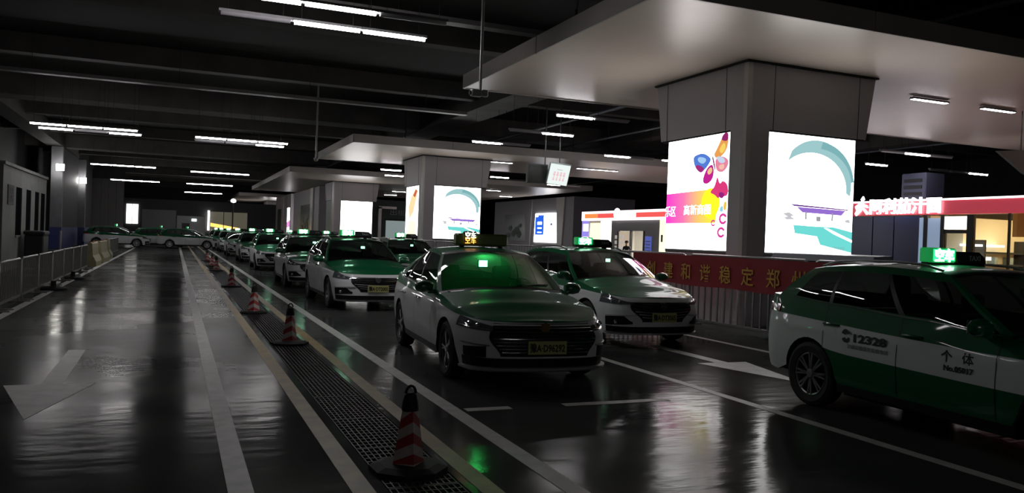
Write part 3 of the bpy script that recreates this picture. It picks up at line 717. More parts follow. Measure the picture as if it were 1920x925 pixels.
class Shell:
    """outer skin of a car: a ribbon that follows the plan outline, closed by bonnet, glasshouse, roof and tail"""
    def __init__(s, P):
        s.P = P; c = catmull(P['plan']); s.c = c; s.arc = [0.0]
        for a, b in zip(c, c[1:]): s.arc.append(s.arc[-1] + math.hypot(b[0] - a[0], b[1] - a[1]))
    def plan(s, u):
        u = min(max(u, 0), s.arc[-1]); lo, hi = 0, len(s.arc) - 1
        while hi - lo > 1:
            md = (lo + hi) // 2
            if s.arc[md] <= u: lo = md
            else: hi = md
        t = (u - s.arc[lo]) / max(1e-9, s.arc[hi] - s.arc[lo]); a, b = s.c[lo], s.c[hi]
        i0, i1 = max(lo - 2, 0), min(hi + 2, len(s.c) - 1)
        dx, dy = s.c[i1][0] - s.c[i0][0], s.c[i1][1] - s.c[i0][1]
        if u < 1e-6 or (i0 == 0 and lo < 2): dx, dy = 1, 0.02
        d = math.hypot(dx, dy)
        return a[0] + (b[0] - a[0]) * t, a[1] + (b[1] - a[1]) * t, dy / d, -dx / d      # point and outward normal
    def u_at_y(s, y):
        for i, (a, b) in enumerate(zip(s.c, s.c[1:])):
            if a[1] <= y <= b[1] and b[1] > a[1]: return s.arc[i] + (s.arc[i + 1] - s.arc[i]) * (y - a[1]) / (b[1] - a[1])
        return s.arc[-1]
    def ztop(s, y): return lerp_tab(s.P['ztop'], y)
    def zbot(s, y):
        z = lerp_tab(s.P['zbot'], y)
        for yw in s.P['axles']:
            R = s.P['arch']; d = abs(y - yw)
            if d < R: z = max(z, s.P['rw'] + math.sqrt(R * R - d * d))
        return z
    def inset(s, y, z):
        zt = s.ztop(y); P = s.P
        f = 1 - sstep(P['plan'][0][1] + .08, P['plan'][0][1] + .75, y); r = sstep(P['plan'][-1][1] - .6, P['plan'][-1][1] - .06, y)
        def prof(zm, top, bot, p=1.7):
            if z > zm: return top * min(1.2, (z - zm) / max(.05, zt - zm)) ** p
            return bot * ((zm - z) / .42) ** 2
        side = prof(.64, .075, .05) - .014 * math.exp(-((z - .80) / .035) ** 2)
        return f * prof(.5, P['nose_in'], .05, 2.0) + r * prof(.6, P['tail_in'], .07) + (1 - f - r) * side
    def S(s, u, z, off=0.0):
        sg = 1 if u >= 0 else -1
        a, y, na, ny = s.plan(abs(u)); d = -s.inset(y, z) + off
        return Vector((sg * max(0, a + na * d), y + ny * d, z))
    def side(s, y, z, off=0.0, sg=1): return s.S(sg * s.u_at_y(y), z, off)
    def patch(s, u0, u1, zlo, zhi, off, n=14, m=5, mb=None, mi=0, rim=0.02):
        """a raised panel on the skin between two height curves"""
        mb = mb or MB(); rows = []
        for i in range(n + 1):
            u = u0 + (u1 - u0) * i / n; t = i / n
            a, b = zlo(t) if callable(zlo) else zlo, zhi(t) if callable(zhi) else zhi
            col = [s.S(u, a, -rim)] + [s.S(u, a + (b - a) * j / m, off) for j in range(m + 1)] + [s.S(u, b, -rim)]
            rows.append(col)
        e0 = [s.S(u0, p.z, -rim) for p in rows[0]]; e1 = [s.S(u1, p.z, -rim) for p in rows[-1]]
        return mb.grid([e0] + rows + [e1], mi)
    def strip_y(s, y, z0, z1, w, off, sg, mb, n=8):
        u = s.u_at_y(y)
        rows = [[s.S(sg * (u - w / 2), z0 + (z1 - z0) * i / n, off), s.S(sg * (u + w / 2), z0 + (z1 - z0) * i / n, off)] for i in range(n + 1)]
        return mb.grid(rows)

def car_body(P, root):
    sh = Shell(P); y0, y1 = P['plan'][0][1], P['plan'][-1][1]
    ys = set()
    for yw in P['axles']:
        R = P['arch']; zs = lerp_tab(P['zbot'], yw); h = math.sqrt(R * R - (P['rw'] - zs) ** 2) if P['rw'] > zs else R
        for k in range(15): ys.add(round(yw - h * math.cos(PI * k / 14), 4))
        ys.add(round(yw - h - .012, 4)); ys.add(round(yw + h + .012, 4))
    for y in P['cols']: ys.add(round(y, 4))
    y = P['cowl_y']
    yA, yB = P['plan'][0][1] + .35, P['plan'][-1][1] - .28
    k = yA
    while k < yB:
        if all(abs(k - q) > .05 for q in ys): ys.add(round(k, 4))
        k += .14
    ys = sorted(q for q in ys if yA <= q <= yB)
    us = [sh.u_at_y(ys[0]) * i / 11 for i in range(11)] + [sh.u_at_y(q) for q in ys]
    uB = us[-1]; us += [uB + (sh.arc[-1] - uB) * i / 9 for i in range(1, 10)]
    NV = 12; rib = []
    for u in us:
        a, y, _, _ = sh.plan(u); zb, zt = sh.zbot(y), sh.ztop(y)
        rib.append([sh.S(u, zb + (zt - zb) * j / NV) for j in range(NV + 1)])
    T = [r[-1] for r in rib]
    kc = min(range(len(us)), key=lambda i: abs(sh.plan(us[i])[1] - P['cowl_y']))
    kr = min(range(len(us)), key=lambda i: abs(sh.plan(us[i])[1] - P['tail_y']))
    mb = MB()
    mir = lambda p: Vector((-p[0], p[1], p[2]))
    for sg in (1, -1):
        rows = rib if sg == 1 else [[mir(p) for p in r] for r in rib]
        mb.grid(rows, 0)
        # rolled-under lip / wheel-house lining
        lip = []
        for r in rows:
            p = r[0]; q = Vector((p[0] * .97, p[1], p[2] - .004)); y = p[1]
            arch = any(abs(y - yw) < P['arch'] for yw in P['axles'])
            inn = Vector((p[0] - sg * .30, y, p[2] + .01)) if arch and abs(p[0]) > .5 else Vector((p[0] * .9, y * (.985 if abs(y) > 2 else 1), p[2] + .01))
            lip.append([p, q, inn])
        mb.grid(lip, 2)
    # bonnet and tail deck
    WC = [1, .955, .82, .62, .42, .2, 0, -.2, -.42, -.62, -.82, -.955, -1]
    NC = 12
    def deck(idx, crown, bow, sgn):
        rows = []
        for n, i in enumerate(idx):
            p = T[i]; t = (p[1] - T[idx[0]][1]) / (T[idx[-1]][1] - T[idx[0]][1]); row = []
            for j in range(NC + 1):
                w = WC[j]
                c = 1 - w * w
                row.append(Vector((p[0] * w, p[1] + sgn * bow * t * t * c, p[2] + crown(t) * (1 - abs(w) ** 2.6))))
            rows.append(row)
        return rows
    hood = deck(list(range(0, kc + 1)), P['hood_crown'], P['ws_bow'], -1)
    mb.grid(hood, 0)
    tail = deck(list(range(len(us) - 1, kr - 1, -1)), P['tail_crown'], P['bl_bow'], 1)
    mb.grid(tail, 0)
    # glasshouse
    A, C = P['roof_front'], P['roof_rear']                        # rail ends: (half width, y, z)
    idx = list(range(kc, kr + 1)); y_a, y_b = T[kc][1], T[kr][1]
    VS = [0, .05, .10, .26, .42, .58, .72, P.get('glass_top', .90), 1.0]
    def rail(t):
        z = A[2] + (C[2] - A[2]) * t + P['rail_arch'] * 4 * t * (1 - t)
        return Vector((A[0] + (C[0] - A[0]) * t + .03 * 4 * t * (1 - t), A[1] + (C[1] - A[1]) * t, z))
    sideg = []
    for i in idx:
        b = T[i]; t = (b[1] - y_a) / (y_b - y_a); r = rail(t); row = []
        for v in VS:
            p = b.lerp(r, v); p.x += .035 * 4 * v * (1 - v)
            row.append(p)
        sideg.append(row)
    cells = P['windows']                                           # (y start, y end) of each side light at the belt line
    tops = P.get('win_top', {})
    def win_of(n):
        ya, yb = T[idx[n]][1], T[idx[n + 1]][1]; ym = (ya + yb) / 2
        for w, (a, b) in enumerate(cells):
            if a < ym < b: return w
        return -1
    def in_glass(n, j): return win_of(n) >= 0 and 1 <= j < len(VS) - 2
    B_OUT = P['windows'][0][0], P['windows'][-1][1]
    for sg in (1, -1):
        rows = sideg if sg == 1 else [[mir(p) for p in r] for r in sideg]
        n = len(VS)
        for i in range(len(rows) - 1):
            ym = (rows[i][0][1] + rows[i + 1][0][1]) / 2
            for j in range(n - 1):
                if in_glass(i, j): continue
                black = B_OUT[0] < ym < B_OUT[1] and 1 <= j < n - 2
                mb.face([rows[i][j], rows[i][j + 1], rows[i + 1][j + 1], rows[i + 1][j]], 1 if black else 0)
    # windscreen and rear window: lower edge from the deck's last row, upper edge along the roof
    def screen(low, rc, zc, bow, sgn, nm):
        top = []
        for j in range(NC + 1):
            w = WC[j]
            top.append(Vector((rc[0] * w, rc[1] + sgn * bow * (1 - w * w), rc[2] + zc * (1 - abs(w) ** 2.2))))
        rows = []
        for v in (0, .04, .08, .3, .5, .7, .88, .94, 1):
            rows.append([low[j].lerp(top[j], v) + Vector((0, sgn * .05 * 4 * v * (1 - v) * .7, .03 * 4 * v * (1 - v))) for j in range(NC + 1)])
        # the outer columns follow the pillar edge exactly
        pil = sideg[0] if nm == 'w' else sideg[-1]
        for k, v in enumerate((0, .04, .08, .3, .5, .7, .88, .94, 1)):
            p = pil[0].lerp(pil[-1], v); p.x += .035 * 4 * v * (1 - v)
            d0 = p - rows[k][0]
            for j in range(NC + 1):
                w = WC[j]; f = w * w
                rows[k][j] = rows[k][j] + Vector((d0[0] * w, d0[1] * f, d0[2] * f))
        return rows, top
    ws, ws_top = screen(hood[-1], A, P['roof_crown'], P['roof_bow'], -1, 'w')
    bl, bl_top = screen(tail[-1], C, P['roof_crown'] * P.get('rear_crown', .8), P.get('roof_bow_r', .05), 1, 'b')
    gl = lambda i, j: 1 <= i < 7 and 1 <= j < NC - 1
    for rows in (ws, bl):
        for i in range(len(rows) - 1):
            for j in range(NC):
                if gl(i, j): continue
                blk = (i in (0,)) or (i == 7 and 1 <= j < NC - 1)
                mb.face([rows[i][j], rows[i][j + 1], rows[i + 1][j + 1], rows[i + 1][j]], 1 if blk else 0)
    # roof
    NR = 10; roof = []
    for k in range(NR + 1):
        t = k / NR; r = rail(t); row = []
        for j in range(NC + 1):
            w = WC[j]; zc = P['roof_crown'] * (1 + (P.get('rear_crown', .8) - 1) * t)
            yy = r[1] + (1 - w * w) * (-P['roof_bow'] * (1 - t) + P.get('roof_bow_r', .05) * t)
            row.append(Vector((r[0] * w, yy, r[2] + zc * (1 - abs(w) ** 2.2))))
        roof.append(row)
    mb.grid(roof, 0)
    mb.build('body', [P['paint'], BLACK, RUBBER], root, smooth=math.radians(38), weld=True)
    g = MB(); g.grid(ws, 0, skip=lambda i, j: not gl(i, j)); g.build('windshield', GLASS, root, smooth=1.2, weld=True)
    g = MB(); g.grid(bl, 0, skip=lambda i, j: not gl(i, j)); g.build('rear_window', GLASS, root, smooth=1.2, weld=True)
    for sg in (1, -1):
        rows = sideg if sg == 1 else [[mir(p) for p in r] for r in sideg]
        for w in range(len(cells)):
            g = MB(); n = len(VS)
            for i in range(len(rows) - 1):
                if win_of(i) != w: continue
                for j in range(1, n - 2): g.face([rows[i][j], rows[i][j + 1], rows[i + 1][j + 1], rows[i + 1][j]])
            if g.f: g.build('side_window', GLASS, root, smooth=1.2, weld=True)
        # bright strip under the windows
        tr = []
        for i in range(len(rows)):
            if B_OUT[0] - .02 < rows[i][0][1] < B_OUT[1] + .02:
                p, q = rows[i][0], rows[i][1]; o = Vector((sg * .006, 0, 0))
                tr.append([p + o, p.lerp(q, .55) + o])
        if P.get('chrome_belt'): MB().grid(tr).build('window_trim', CHROME, root)
    return sh, roof, rail

def wheel_mesh(r, w, spokes, twin):
    t = MB()
    t.lathe([(r * .66, -w * .42), (r * .86, -w * .5), (r * .97, -w * .42), (r, -w * .28), (r, w * .28), (r * .97, w * .42), (r * .86, w * .5), (r * .66, w * .42), (r * .66, -w * .42)], axis='x', n=36, caps=False)
    tm = t.mesh('tyre', RUBBER, smooth=.6)
    d = MB()
    d.lathe([(r * .69, -w * .46), (r * .69, -w * .40), (r * .62, -w * .36), (r * .60, -w * .05), (r * .60, w * .3)], axis='x', n=36, m=0, caps=False)
    d.lathe([(.001, -w * .02), (r * .6, -w * .02), (r * .6, 0), (.001, 0)], axis='x', n=24, m=1)
    d.lathe([(.001, -w * .44), (r * .12, -w * .42), (r * .17, -w * .34), (r * .17, -w * .05)], axis='x', n=16, m=0)
    for k in range(spokes):
        a = 2 * PI * k / spokes
        for da in ((-.11, .11) if twin else (0,)):
            ca, sa = math.cos(a + da), math.sin(a + da); ci, si = math.cos(a + da * .35), math.sin(a + da * .35)
            n = Vector((0, -math.sin(a), math.cos(a))); hw = r * (.035 if twin else .06)
            p0 = Vector((-w * .38, r * .14 * ci, r * .14 * si)); p1 = Vector((-w * .40, r * .66 * ca, r * .66 * sa))
            b = [p0 - n * hw, p0 + n * hw, p1 + n * hw * .8, p1 - n * hw * .8]
            d.hexa([q + Vector((w * .16, 0, 0)) for q in b], b, 0)
    rm = d.mesh('rim', [ALLOY, BLACK], smooth=.5)
    return tm, rm

def taxi_sign(root, y, z, lit, olive=False):
    """roof sign: LED box on the near-side half and a dark TAXI lamp on the other"""
    if olive:
        b = MB().bev(-.37, .37, -.09, .09, z, z + .165, .025).build('roof_sign', OLIVE, root, loc=(0, y, 0))
        MB().bev(-.27, -.08, -.098, -.02, z + .035, z + .195, .02).build('led_case', mat('led_case_dark', (.02, .03, .02), .4), b)
        link('led_text', text_mesh('led_text', '空车', .10, LEDO, width=.15), b, (-.175, -.104, z + .075))
        link('led_text', text_mesh('led_text_pale', '空车', .10, emis('led_pale', (1, .9, .7), 6.0), width=.15), b, (-.175, -.104, z + .14))
        for x in (-.27, .27): MB().box(x - .03, x + .03, -.03, .03, z - .05, z + .005).build('mount', BLACK, b)
        return
    b = MB().box(-.36, .38, -.035, .035, z - .03, z + .012).box(-.27, -.2, -.03, .03, z - .07, z).box(.2, .27, -.03, .03, z - .07, z).build('roof_sign', BLACK, root, loc=(0, y, 0))
    MB().bev(-.36, -.03, -.07, .07, z + .01, z + .15, .015).build('led_case', LEDBOX, b)
    MB().box(-.33, -.06, -.0745, -.071, z + .028, z + .135).build('led_panel', emis('led_panel_green', (.02, .75, .18), 2.2), b)
    link('led_text', text_mesh('led_text', '空车', .125, LEDW, width=.235, bold=.004), b, (-.195, -.077, z + .081))
    rings = [[(x, sy * d, z + h) for sy, h in ((-1, .01), (1, .01), (.6, hh), (-.6, hh))] for x, d, hh in ((.0, .06, .12), (.30, .06, .12), (.38, .05, .07))]
    MB().loft(rings).build('taxi_lamp', mat('taxi_lamp_case', (.02, .022, .025), .25), b)
    link('taxi_text', text_mesh('taxi_text', 'TAXI', .07, mat('pale_lettering', (.35, .38, .38), .4), width=.15), b, (.22, -.055, z + .06))

def plate(root, y, z, code, sg=-1, rx=0.0):
    p = MB().box(-.22, .22, -.006, .006, -.07, .07).build('number_plate', PLATE, root, loc=(0, y, z))
    link('plate_text', text_mesh('plate_text', code, .105, INK, width=.40, bold=.0025), p, (0, -.008, 0))
    return p

def interior(root, P, led=False):
    z0 = .34
    MB().box(-.72, .72, -1.1, P['int_rear'], z0 - .05, z0).build('cabin_floor', BLACK, root)
    MB().loft([[(-.74, y, z) for y, z in ((-1.0, .62), (-.98, .93), (-.72, .97), (-.55, .90), (-.6, .6))], [(.74, y, z) for y, z in ((-1.0, .62), (-.98, .93), (-.72, .97), (-.55, .90), (-.6, .6))]]).build('dashboard', BLACK, root)
    for x in (-.37, .37):
        s = MB(); s.bev(x - .25, x + .25, -.2, .32, z0, z0 + .18, .05)
        s.hexa([(x - .24, .24, z0 + .12), (x + .24, .24, z0 + .12), (x + .24, .38, z0 + .12), (x - .24, .38, z0 + .12)], [(x - .2, .42, 1.02), (x + .2, .42, 1.02), (x + .2, .53, 1.02), (x - .2, .53, 1.02)])
        se = s.build('seat', SEAT, root, smooth=.6)
        MB().bev(x - .13, x + .13, .44, .54, 1.04, 1.22, .03).build('headrest', SEAT, se, smooth=.6)
    s = MB().bev(-.64, .64, .78, 1.3, z0, z0 + .2, .05)
    s.hexa([(-.64, 1.2, z0 + .15), (.64, 1.2, z0 + .15), (.64, 1.34, z0 + .15), (-.64, 1.34, z0 + .15)], [(-.6, 1.36, 1.0), (.6, 1.36, 1.0), (.6, 1.48, 1.0), (-.6, 1.48, 1.0)])
    s.build('rear_bench', SEAT, root, smooth=.6)
    w = MB(); pts = [(.37 + .18 * math.cos(2 * PI * k / 20), -.42 + .06 * math.sin(2 * PI * k / 20), .92 + .17 * math.sin(2 * PI * k / 20)) for k in range(21)]
    w.tube(pts, .015, 6).build('steering_wheel', BLACK, root, smooth=.6)

def mirror(root, sh, P, sg):
    b = sh.side(P['mir_y'], sh.ztop(P['mir_y']) - .02, 0, sg)
    x = b.x; m = MB()
    prof = [(.03, .62), (.08, .95), (.16, 1.0), (.22, .8), (.245, .4)]
    rings = []
    for d, k in prof:
        ring = []
        for q in range(12):
            a = 2 * PI * q / 12
            ring.append((x + sg * d, b.y - .02 + .075 * k * math.cos(a) * (1.15 if math.cos(a) < 0 else .6), b.z + .085 + .075 * k * math.sin(a)))
        rings.append(ring)
    m.loft(rings, 0)
    m.box(min(x - sg * .03, x + sg * .09), max(x - sg * .03, x + sg * .09), b.y - .03, b.y + .03, b.z + .0, b.z + .05, 0)
    o = m.build('door_mirror', P['mirror_mat'], root, smooth=.7)
    MB().box(min(x + sg * .06, x + sg * .21), max(x + sg * .06, x + sg * .21), b.y + .022, b.y + .03, b.z + .035, b.z + .14).build('mirror_glass', CHROME, o)

def common(root, sh, P, rail):
    wheels = wheel_mesh(P['rw'], .205, P['spokes'], P['twin'])
    for yw in P['axles']:
        for sg in (-1, 1):
            o = link('wheel', wheels[0], root, (sg * P['track'], yw, P['rw']), 0 if sg < 0 else PI)
            link('rim', wheels[1], o)
    MB().box(-.62, .62, P['axles'][0] - .5, P['axles'][1] + .5, .19, .30).box(-.80, .80, P['axles'][0] + .42, P['axles'][1] - .42, .19, .3).build('underbody', RUBBER, root)
    for sg in (-1, 1):
        mirror(root, sh, P, sg)
        for y in P['seams']: sh.strip_y(y, .32, sh.ztop(y) - .005, .007, .0022, sg, MB()).build('door_seam', BLACK, root)
        for y in P['handles']:
            c = sh.side(y, P.get('handle_z', .80), .0, sg); h = MB(); pts = [(c.x + sg * a, c.y + b, c.z + q) for a, b, q in ((-.005, -.11, 0), (.022, -.085, .004), (.026, 0, .006), (.022, .085, .004), (-.005, .11, 0))]
            h.tube(pts, .013, 6)
            h.build('door_handle', P['handle_mat'], root, smooth=.7)
        sk = MB(); u0, u1 = sh.u_at_y(P['axles'][0] + .40), sh.u_at_y(P['axles'][1] - .40)
        sh.patch(sg * u0, sg * u1, .225, .30, .008, n=10, m=2, mb=sk); sk.build('sill_trim', BLACK, root)
    for sg in (-1, 1):     # wipers
        MB().tube([(sg * .12 - .05, P['cowl_y'] - P['ws_bow'] * .85, P['wip_z']), (sg * .12 + .22, P['cowl_y'] - P['ws_bow'] * .6, P['wip_z'] + .04), (sg * .12 + .42, P['cowl_y'] - P['ws_bow'] * .28, P['wip_z'] + .035)], .008, 5).build('wiper', BLACK, root)
    interior(root, P)

def make_sedan(root):
    wb = 2.70; fa, ra = -wb / 2, wb / 2
    P = dict(plan=[(0, fa - .93), (.34, fa - .915), (.60, fa - .85), (.77, fa - .70), (.855, fa - .47), (.895, fa - .1), (.912, fa + .5), (.916, 0), (.914, ra - .5), (.90, ra), (.87, ra + .5), (.79, ra + .85), (.62, ra + 1.0), (.34, ra + 1.06), (0, ra + 1.08)],
             ztop=[(fa - .93, .715), (fa - .6, .755), (fa - .2, .83), (fa + .5, .915), (0, .945), (ra - .2, .985), (ra + .6, 1.03), (ra + 1.08, 1.035)],
             zbot=[(fa - .93, .19), (fa - .6, .185), (fa, .20), (ra, .22), (ra + .6, .26), (ra + 1.08, .30)],
             axles=(fa, ra), arch=.365, rw=.325, track=.785, nose_in=.13, tail_in=.06, cowl_y=-.80, tail_y=1.78,
             cols=(-.80, -.745, .22, .28, 1.05, 1.10, 1.42, 1.78), windows=((-.745, .22), (.28, 1.05), (1.10, 1.42)),
             hood_crown=lambda t: .012 + .075 * sstep(0, .75, t), tail_crown=lambda t: .015 + .045 * t, ws_bow=.28, bl_bow=.16,
             roof_front=(.605, .02, 1.395), roof_rear=(.555, 1.08, 1.375), rail_arch=.055, roof_crown=.05, roof_bow=.12,
             paint=livery_mat('sedan_livery', GREENP, SILV, [[(-2.3, .69), (-1.9, .735), (-1.2, .80), (-.6, .85), (.5, .86), (1.6, .9), (2.45, .92)]]),
             mirror_mat=mat('green_paint_plain', GREENP, .28, coat=.9), handle_mat=CHROME, chrome_belt=True, spokes=5, twin=True, mir_y=-.60, seams=(-.72, .25, 1.18), handles=(.06, .98), wip_z=1.005, int_rear=1.5)
    sh, roof, rail = car_body(P, root)
    common(root, sh, P, rail)
    # grille: black opening with eight bright horizontal bars
    GW = lambda z: .50 + .13 * sstep(.35, .56, z) - .03 * sstep(.6, .69, z)
    g = MB(); rows = []
    for i in range(9):
        z = .355 + (.675 - .355) * i / 8; w = GW(z)
        rows.append([sh.S(-w + 2 * w * j / 24, z, .006) for j in range(25)])
    gr = g.grid(rows).build('grille', BLACK, root)
    for k in range(8):
        z = .40 + .036 * k; w = GW(z) - .03
        rows = []
        for j in range(25):
            u = -w + 2 * w * j / 24
            rows.append([sh.S(u, z - .006, .008), sh.S(u, z - .004, .022), sh.S(u, z + .005, .022), sh.S(u, z + .007, .008)])
        MB().grid(rows).build('grille_bar', CHROME, gr, smooth=.9)
    rows = [[sh.S(-.60 + 1.2 * j / 24, .69, .004), sh.S(-.60 + 1.2 * j / 24, .70, .012)] for j in range(25)]
    MB().grid(rows).build('grille_trim', CHROME, gr)
    MB().lathe([(.001, -.004), (.05, -.004), (.055, .0), (.05, .012), (.001, .012)], c=sh.S(0, .66, .03), axis='y', n=20).build('emblem', mat('bronze_emblem', (.5, .3, .12), .25, .9), root)
    plate(root, sh.S(0, .46, .032).y, .455, '豫A·D96292')
    for sg in (-1, 1):
        hl = sh.patch(sg * .60, sg * 1.16, lambda t: .615 + .03 * t, lambda t: .668 + .085 * t, .008, n=14, m=4).build('headlight', LAMP, root, smooth=.8)
        sh.patch(sg * .63, sg * 1.10, lambda t: .628 + .03 * t, lambda t: .637 + .034 * t, .014, n=12, m=1).build('light_strip', LAMPR, hl)
        for u in (.80, .93): MB().lathe([(.001, -.012), (.022, -.010), (.026, .004), (.001, .004)], c=sh.S(sg * u, .672 + (u - .8) * .1, .012), axis='y', n=14).build('projector', LAMPR, hl)
        it = sh.patch(sg * .66, sg * .98, lambda t: .34, lambda t: .46 - .02 * t, .006, n=10, m=3).build('bumper_intake', BLACK, root)
        sh.patch(sg * .62, sg * 1.02, lambda t: .462 + .02 * t, lambda t: .475 + .02 * t, .012, n=10, m=1).build('intake_trim', ALLOY, it)
        tl = sh.arc[-1]
        sh.patch(sg * (tl - 1.0), sg * (tl - .45), .78, .93, .008, n=10, m=3).build('tail_light', REDL, root)
    sh.patch(-1.02, 1.02, lambda t: .235, lambda t: .335, .004, n=24, m=3).build('lower_grille', BLACK, root)
    rows = [[sh.S(-1.05 + 2.1 * j / 30, .205, .006), sh.S(-1.05 + 2.1 * j / 30, .208, .05), sh.S(-1.05 + 2.1 * j / 30, .232, .05), sh.S(-1.05 + 2.1 * j / 30, .24, .006)] for j in range(31)]
    MB().grid(rows).build('front_lip', mat('lip_silver', (.35, .36, .36), .3, .3, coat=.5), root, smooth=.9)
    ls = MB().bev(-.07, .07, -.02, .02, 1.22, 1.32, .01).build('for_hire_lamp', mat('lamp_case', (.02, .02, .02), .4), root, loc=(-.12, -.22, 0))
    MB().box(-.055, .055, -.024, -.021, 1.232, 1.31).build('lamp_face', emis('for_hire_green', (.06, 1.0, .20), 130.0), ls)
    taxi_sign(root, .30, 1.495, True, olive=True)
    return P

def make_wagon(root, code):
    wb = 2.665; fa, ra = -wb / 2, wb / 2
    P = dict(plan=[(0, fa - .92), (.36, fa - .90), (.62, fa - .83), (.78, fa - .67), (.85, fa - .45), (.885, fa - .1), (.903, fa + .5), (.909, 0), (.907, ra - .5), (.895, ra), (.86, ra + .45), (.79, ra + .74), (.64, ra + .88), (.36, ra + .94), (0, ra + .96)],
             ztop=[(fa - .92, .765), (fa - .6, .80), (fa - .2, .87), (fa + .5, .96), (0, 1.02), (ra - .3, 1.06), (ra + .5, 1.10), (ra + .96, 1.11)], glass_top=.85, handle_z=.87,
             zbot=[(fa - .92, .20), (fa - .6, .195), (fa, .21), (ra, .23), (ra + .6, .30), (ra + .96, .34)],
             axles=(fa, ra), arch=.375, rw=.33, track=.775, nose_in=.10, tail_in=.05, cowl_y=-.86, tail_y=ra + .62,
             cols=(-.86, -.80, .16, .23, 1.08, 1.13, 1.66, 1.95), windows=((-.80, .16), (.23, 1.08), (1.13, 1.66)),
             hood_crown=lambda t: .012 + .07 * sstep(0, .75, t), tail_crown=lambda t: .012 + .02 * t, ws_bow=.26, bl_bow=.10,
             roof_front=(.61, -.08, 1.425), roof_rear=(.56, 1.66, 1.405), rail_arch=.05, roof_crown=.05, roof_bow=.12,
             paint=livery_mat('wagon_livery_' + code[-2:], GREENP, (.68, .70, .70), [[(-2.3, .74), (-1.9, .79), (-1.2, .83), (-.6, .84), (.5, .87), (1.45, .90), (2.3, .93)]] if code[-1] != '7' else
                              [[(-2.3, .78), (-1.2, .82), (-.6, .825), (.5, .86), (1.45, .90), (2.3, .93)], [(-2.3, .1), (-1.75, .1), (-1.6, .55), (-.6, .565), (.8, .60), (1.0, .615), (1.32, .66), (1.5, .1), (2.3, .1)]]),
             mirror_mat=mat('green_paint_plain', GREENP, .28, coat=.9), handle_mat=mat('green_paint_plain', GREENP), chrome_belt=True, spokes=8, twin=True, mir_y=-.66, seams=(-.78, .19, 1.12), handles=(.05, 1.03), wip_z=1.03, int_rear=1.9)
    sh, roof, rail = car_body(P, root)
    common(root, sh, P, rail)
    for sg in (-1, 1):
        pts = []
        for k in range(9):
            t = .06 + .88 * k / 8; r = rail(t); pts.append((sg * (r.x - .045), r.y, r.z + .022 + .03 * (0 if k in (0, 8) else 1)))
        MB().tube(pts, .013, 6).build('roof_rail', ALLOY, root, smooth=.8)
    # front face
    GW = lambda z: .36 + .20 * sstep(.40, .62, z)
    rows = []
    for i in range(9):
        z = .40 + .30 * i / 8; w = GW(z)
        rows.append([sh.S(-w + 2 * w * j / 24, z, .006) for j in range(25)])
    gr = MB().grid(rows).build('grille', BLACK, root)
    for k in range(6):
        z = .455 + .043 * k; w = GW(z) - .02
        rows = []
        for j in range(25):
            u = -w + 2 * w * j / 24; zz = z + .02 * (abs(u) / w) ** 2
            rows.append([sh.S(u, zz - .006, .007), sh.S(u, zz - .004, .02), sh.S(u, zz + .005, .02), sh.S(u, zz + .007, .007)])
        MB().grid(rows).build('grille_bar', CHROME if k > 2 else ALLOY, gr, smooth=.9)
    em = MB(); c = sh.S(0, .645, .03)
    em.loft([[(x, c.y - d, c.z + z) for x, z in ((-.055, .05), (-.05, -.02), (0, -.06), (.05, -.02), (.055, .05), (.025, .06), (0, .04), (-.025, .06))] for d in (-.02, .012)]).build('emblem', CHROME, root)
    plate(root, sh.S(0, .475, .03).y, .475, code if code[-1] != '7' else '豫A·DT0507')
    for sg in (-1, 1):
        hl = sh.patch(sg * .50, sg * 1.14, lambda t: .665 - .015 * sstep(0, .4, t) + .03 * t, lambda t: .70 + .105 * sstep(0, 1, t), .008, n=16, m=4).build('headlight', LAMP, root, smooth=.8)
        sh.patch(sg * .54, sg * 1.08, lambda t: .745 * t + .69 * (1 - t), lambda t: .758 * t + .70 * (1 - t), .014, n=12, m=1).build('light_strip', LAMPR, hl)
        for u in (.74, .88): MB().lathe([(.001, -.012), (.026, -.010), (.03, .004), (.001, .004)], c=sh.S(sg * u, .695 + (u - .74) * .1, .012), axis='y', n=14).build('projector', LAMPR, hl)
        it = MB(); rows = []
        for i in range(11):
            t = i / 10; u = .52 + .46 * t
            lo, hi = .335 + .03 * (1 - t), .40 + .10 * sstep(0, .35, t) - .03 * t
            rows.append([sh.S(sg * u, lo + (hi - lo) * j / 3, .006) for j in range(4)])
        it = it.grid(rows).build('bumper_intake', BLACK, root)
        rows = [[sh.S(sg * (.46 + .50 * j / 10), .505 - .02 * j / 10 + a, b) for a, b in ((-.012, .008), (-.009, .022), (.009, .022), (.012, .008))] for j in range(11)]
        MB().grid(rows).build('bumper_blade', mat('blade_silver', (.5, .52, .52), .25, .2, coat=.8), it, smooth=.9)
        MB().lathe([(.001, -.01), (.032, -.008), (.036, .004), (.001, .004)], c=sh.S(sg * .78, .40, .01), axis='y', n=14).build('fog_light', LAMPR, it)
        tl = sh.arc[-1]
        a = sh.patch(sg * (tl - 1.06), sg * (tl - .42), lambda t: .93 - .03 * t, lambda t: 1.0 + .015 * t, .010, n=10, m=3).build('tail_light', REDL, root)
    rows = [[sh.S(-.98 + 1.96 * j / 28, z, .004) for z in (.23, .28, .325)] for j in range(29)]
    lg = MB().grid(rows).build('lower_grille', BLACK, root)
    rows = [[sh.S(-1.0 + 2.0 * j / 30, .215, .006), sh.S(-1.0 + 2.0 * j / 30, .218, .028), sh.S(-1.0 + 2.0 * j / 30, .23, .028), sh.S(-1.0 + 2.0 * j / 30, .236, .006)] for j in range(31)]
    MB().grid(rows).build('front_lip', ALLOY, lg, smooth=.9)
    ls = MB().bev(-.06, .06, -.02, .02, 1.25, 1.33, .01).build('for_hire_lamp', mat('lamp_case', (.02, .02, .02), .4), root, loc=(.10, -.26, 0))
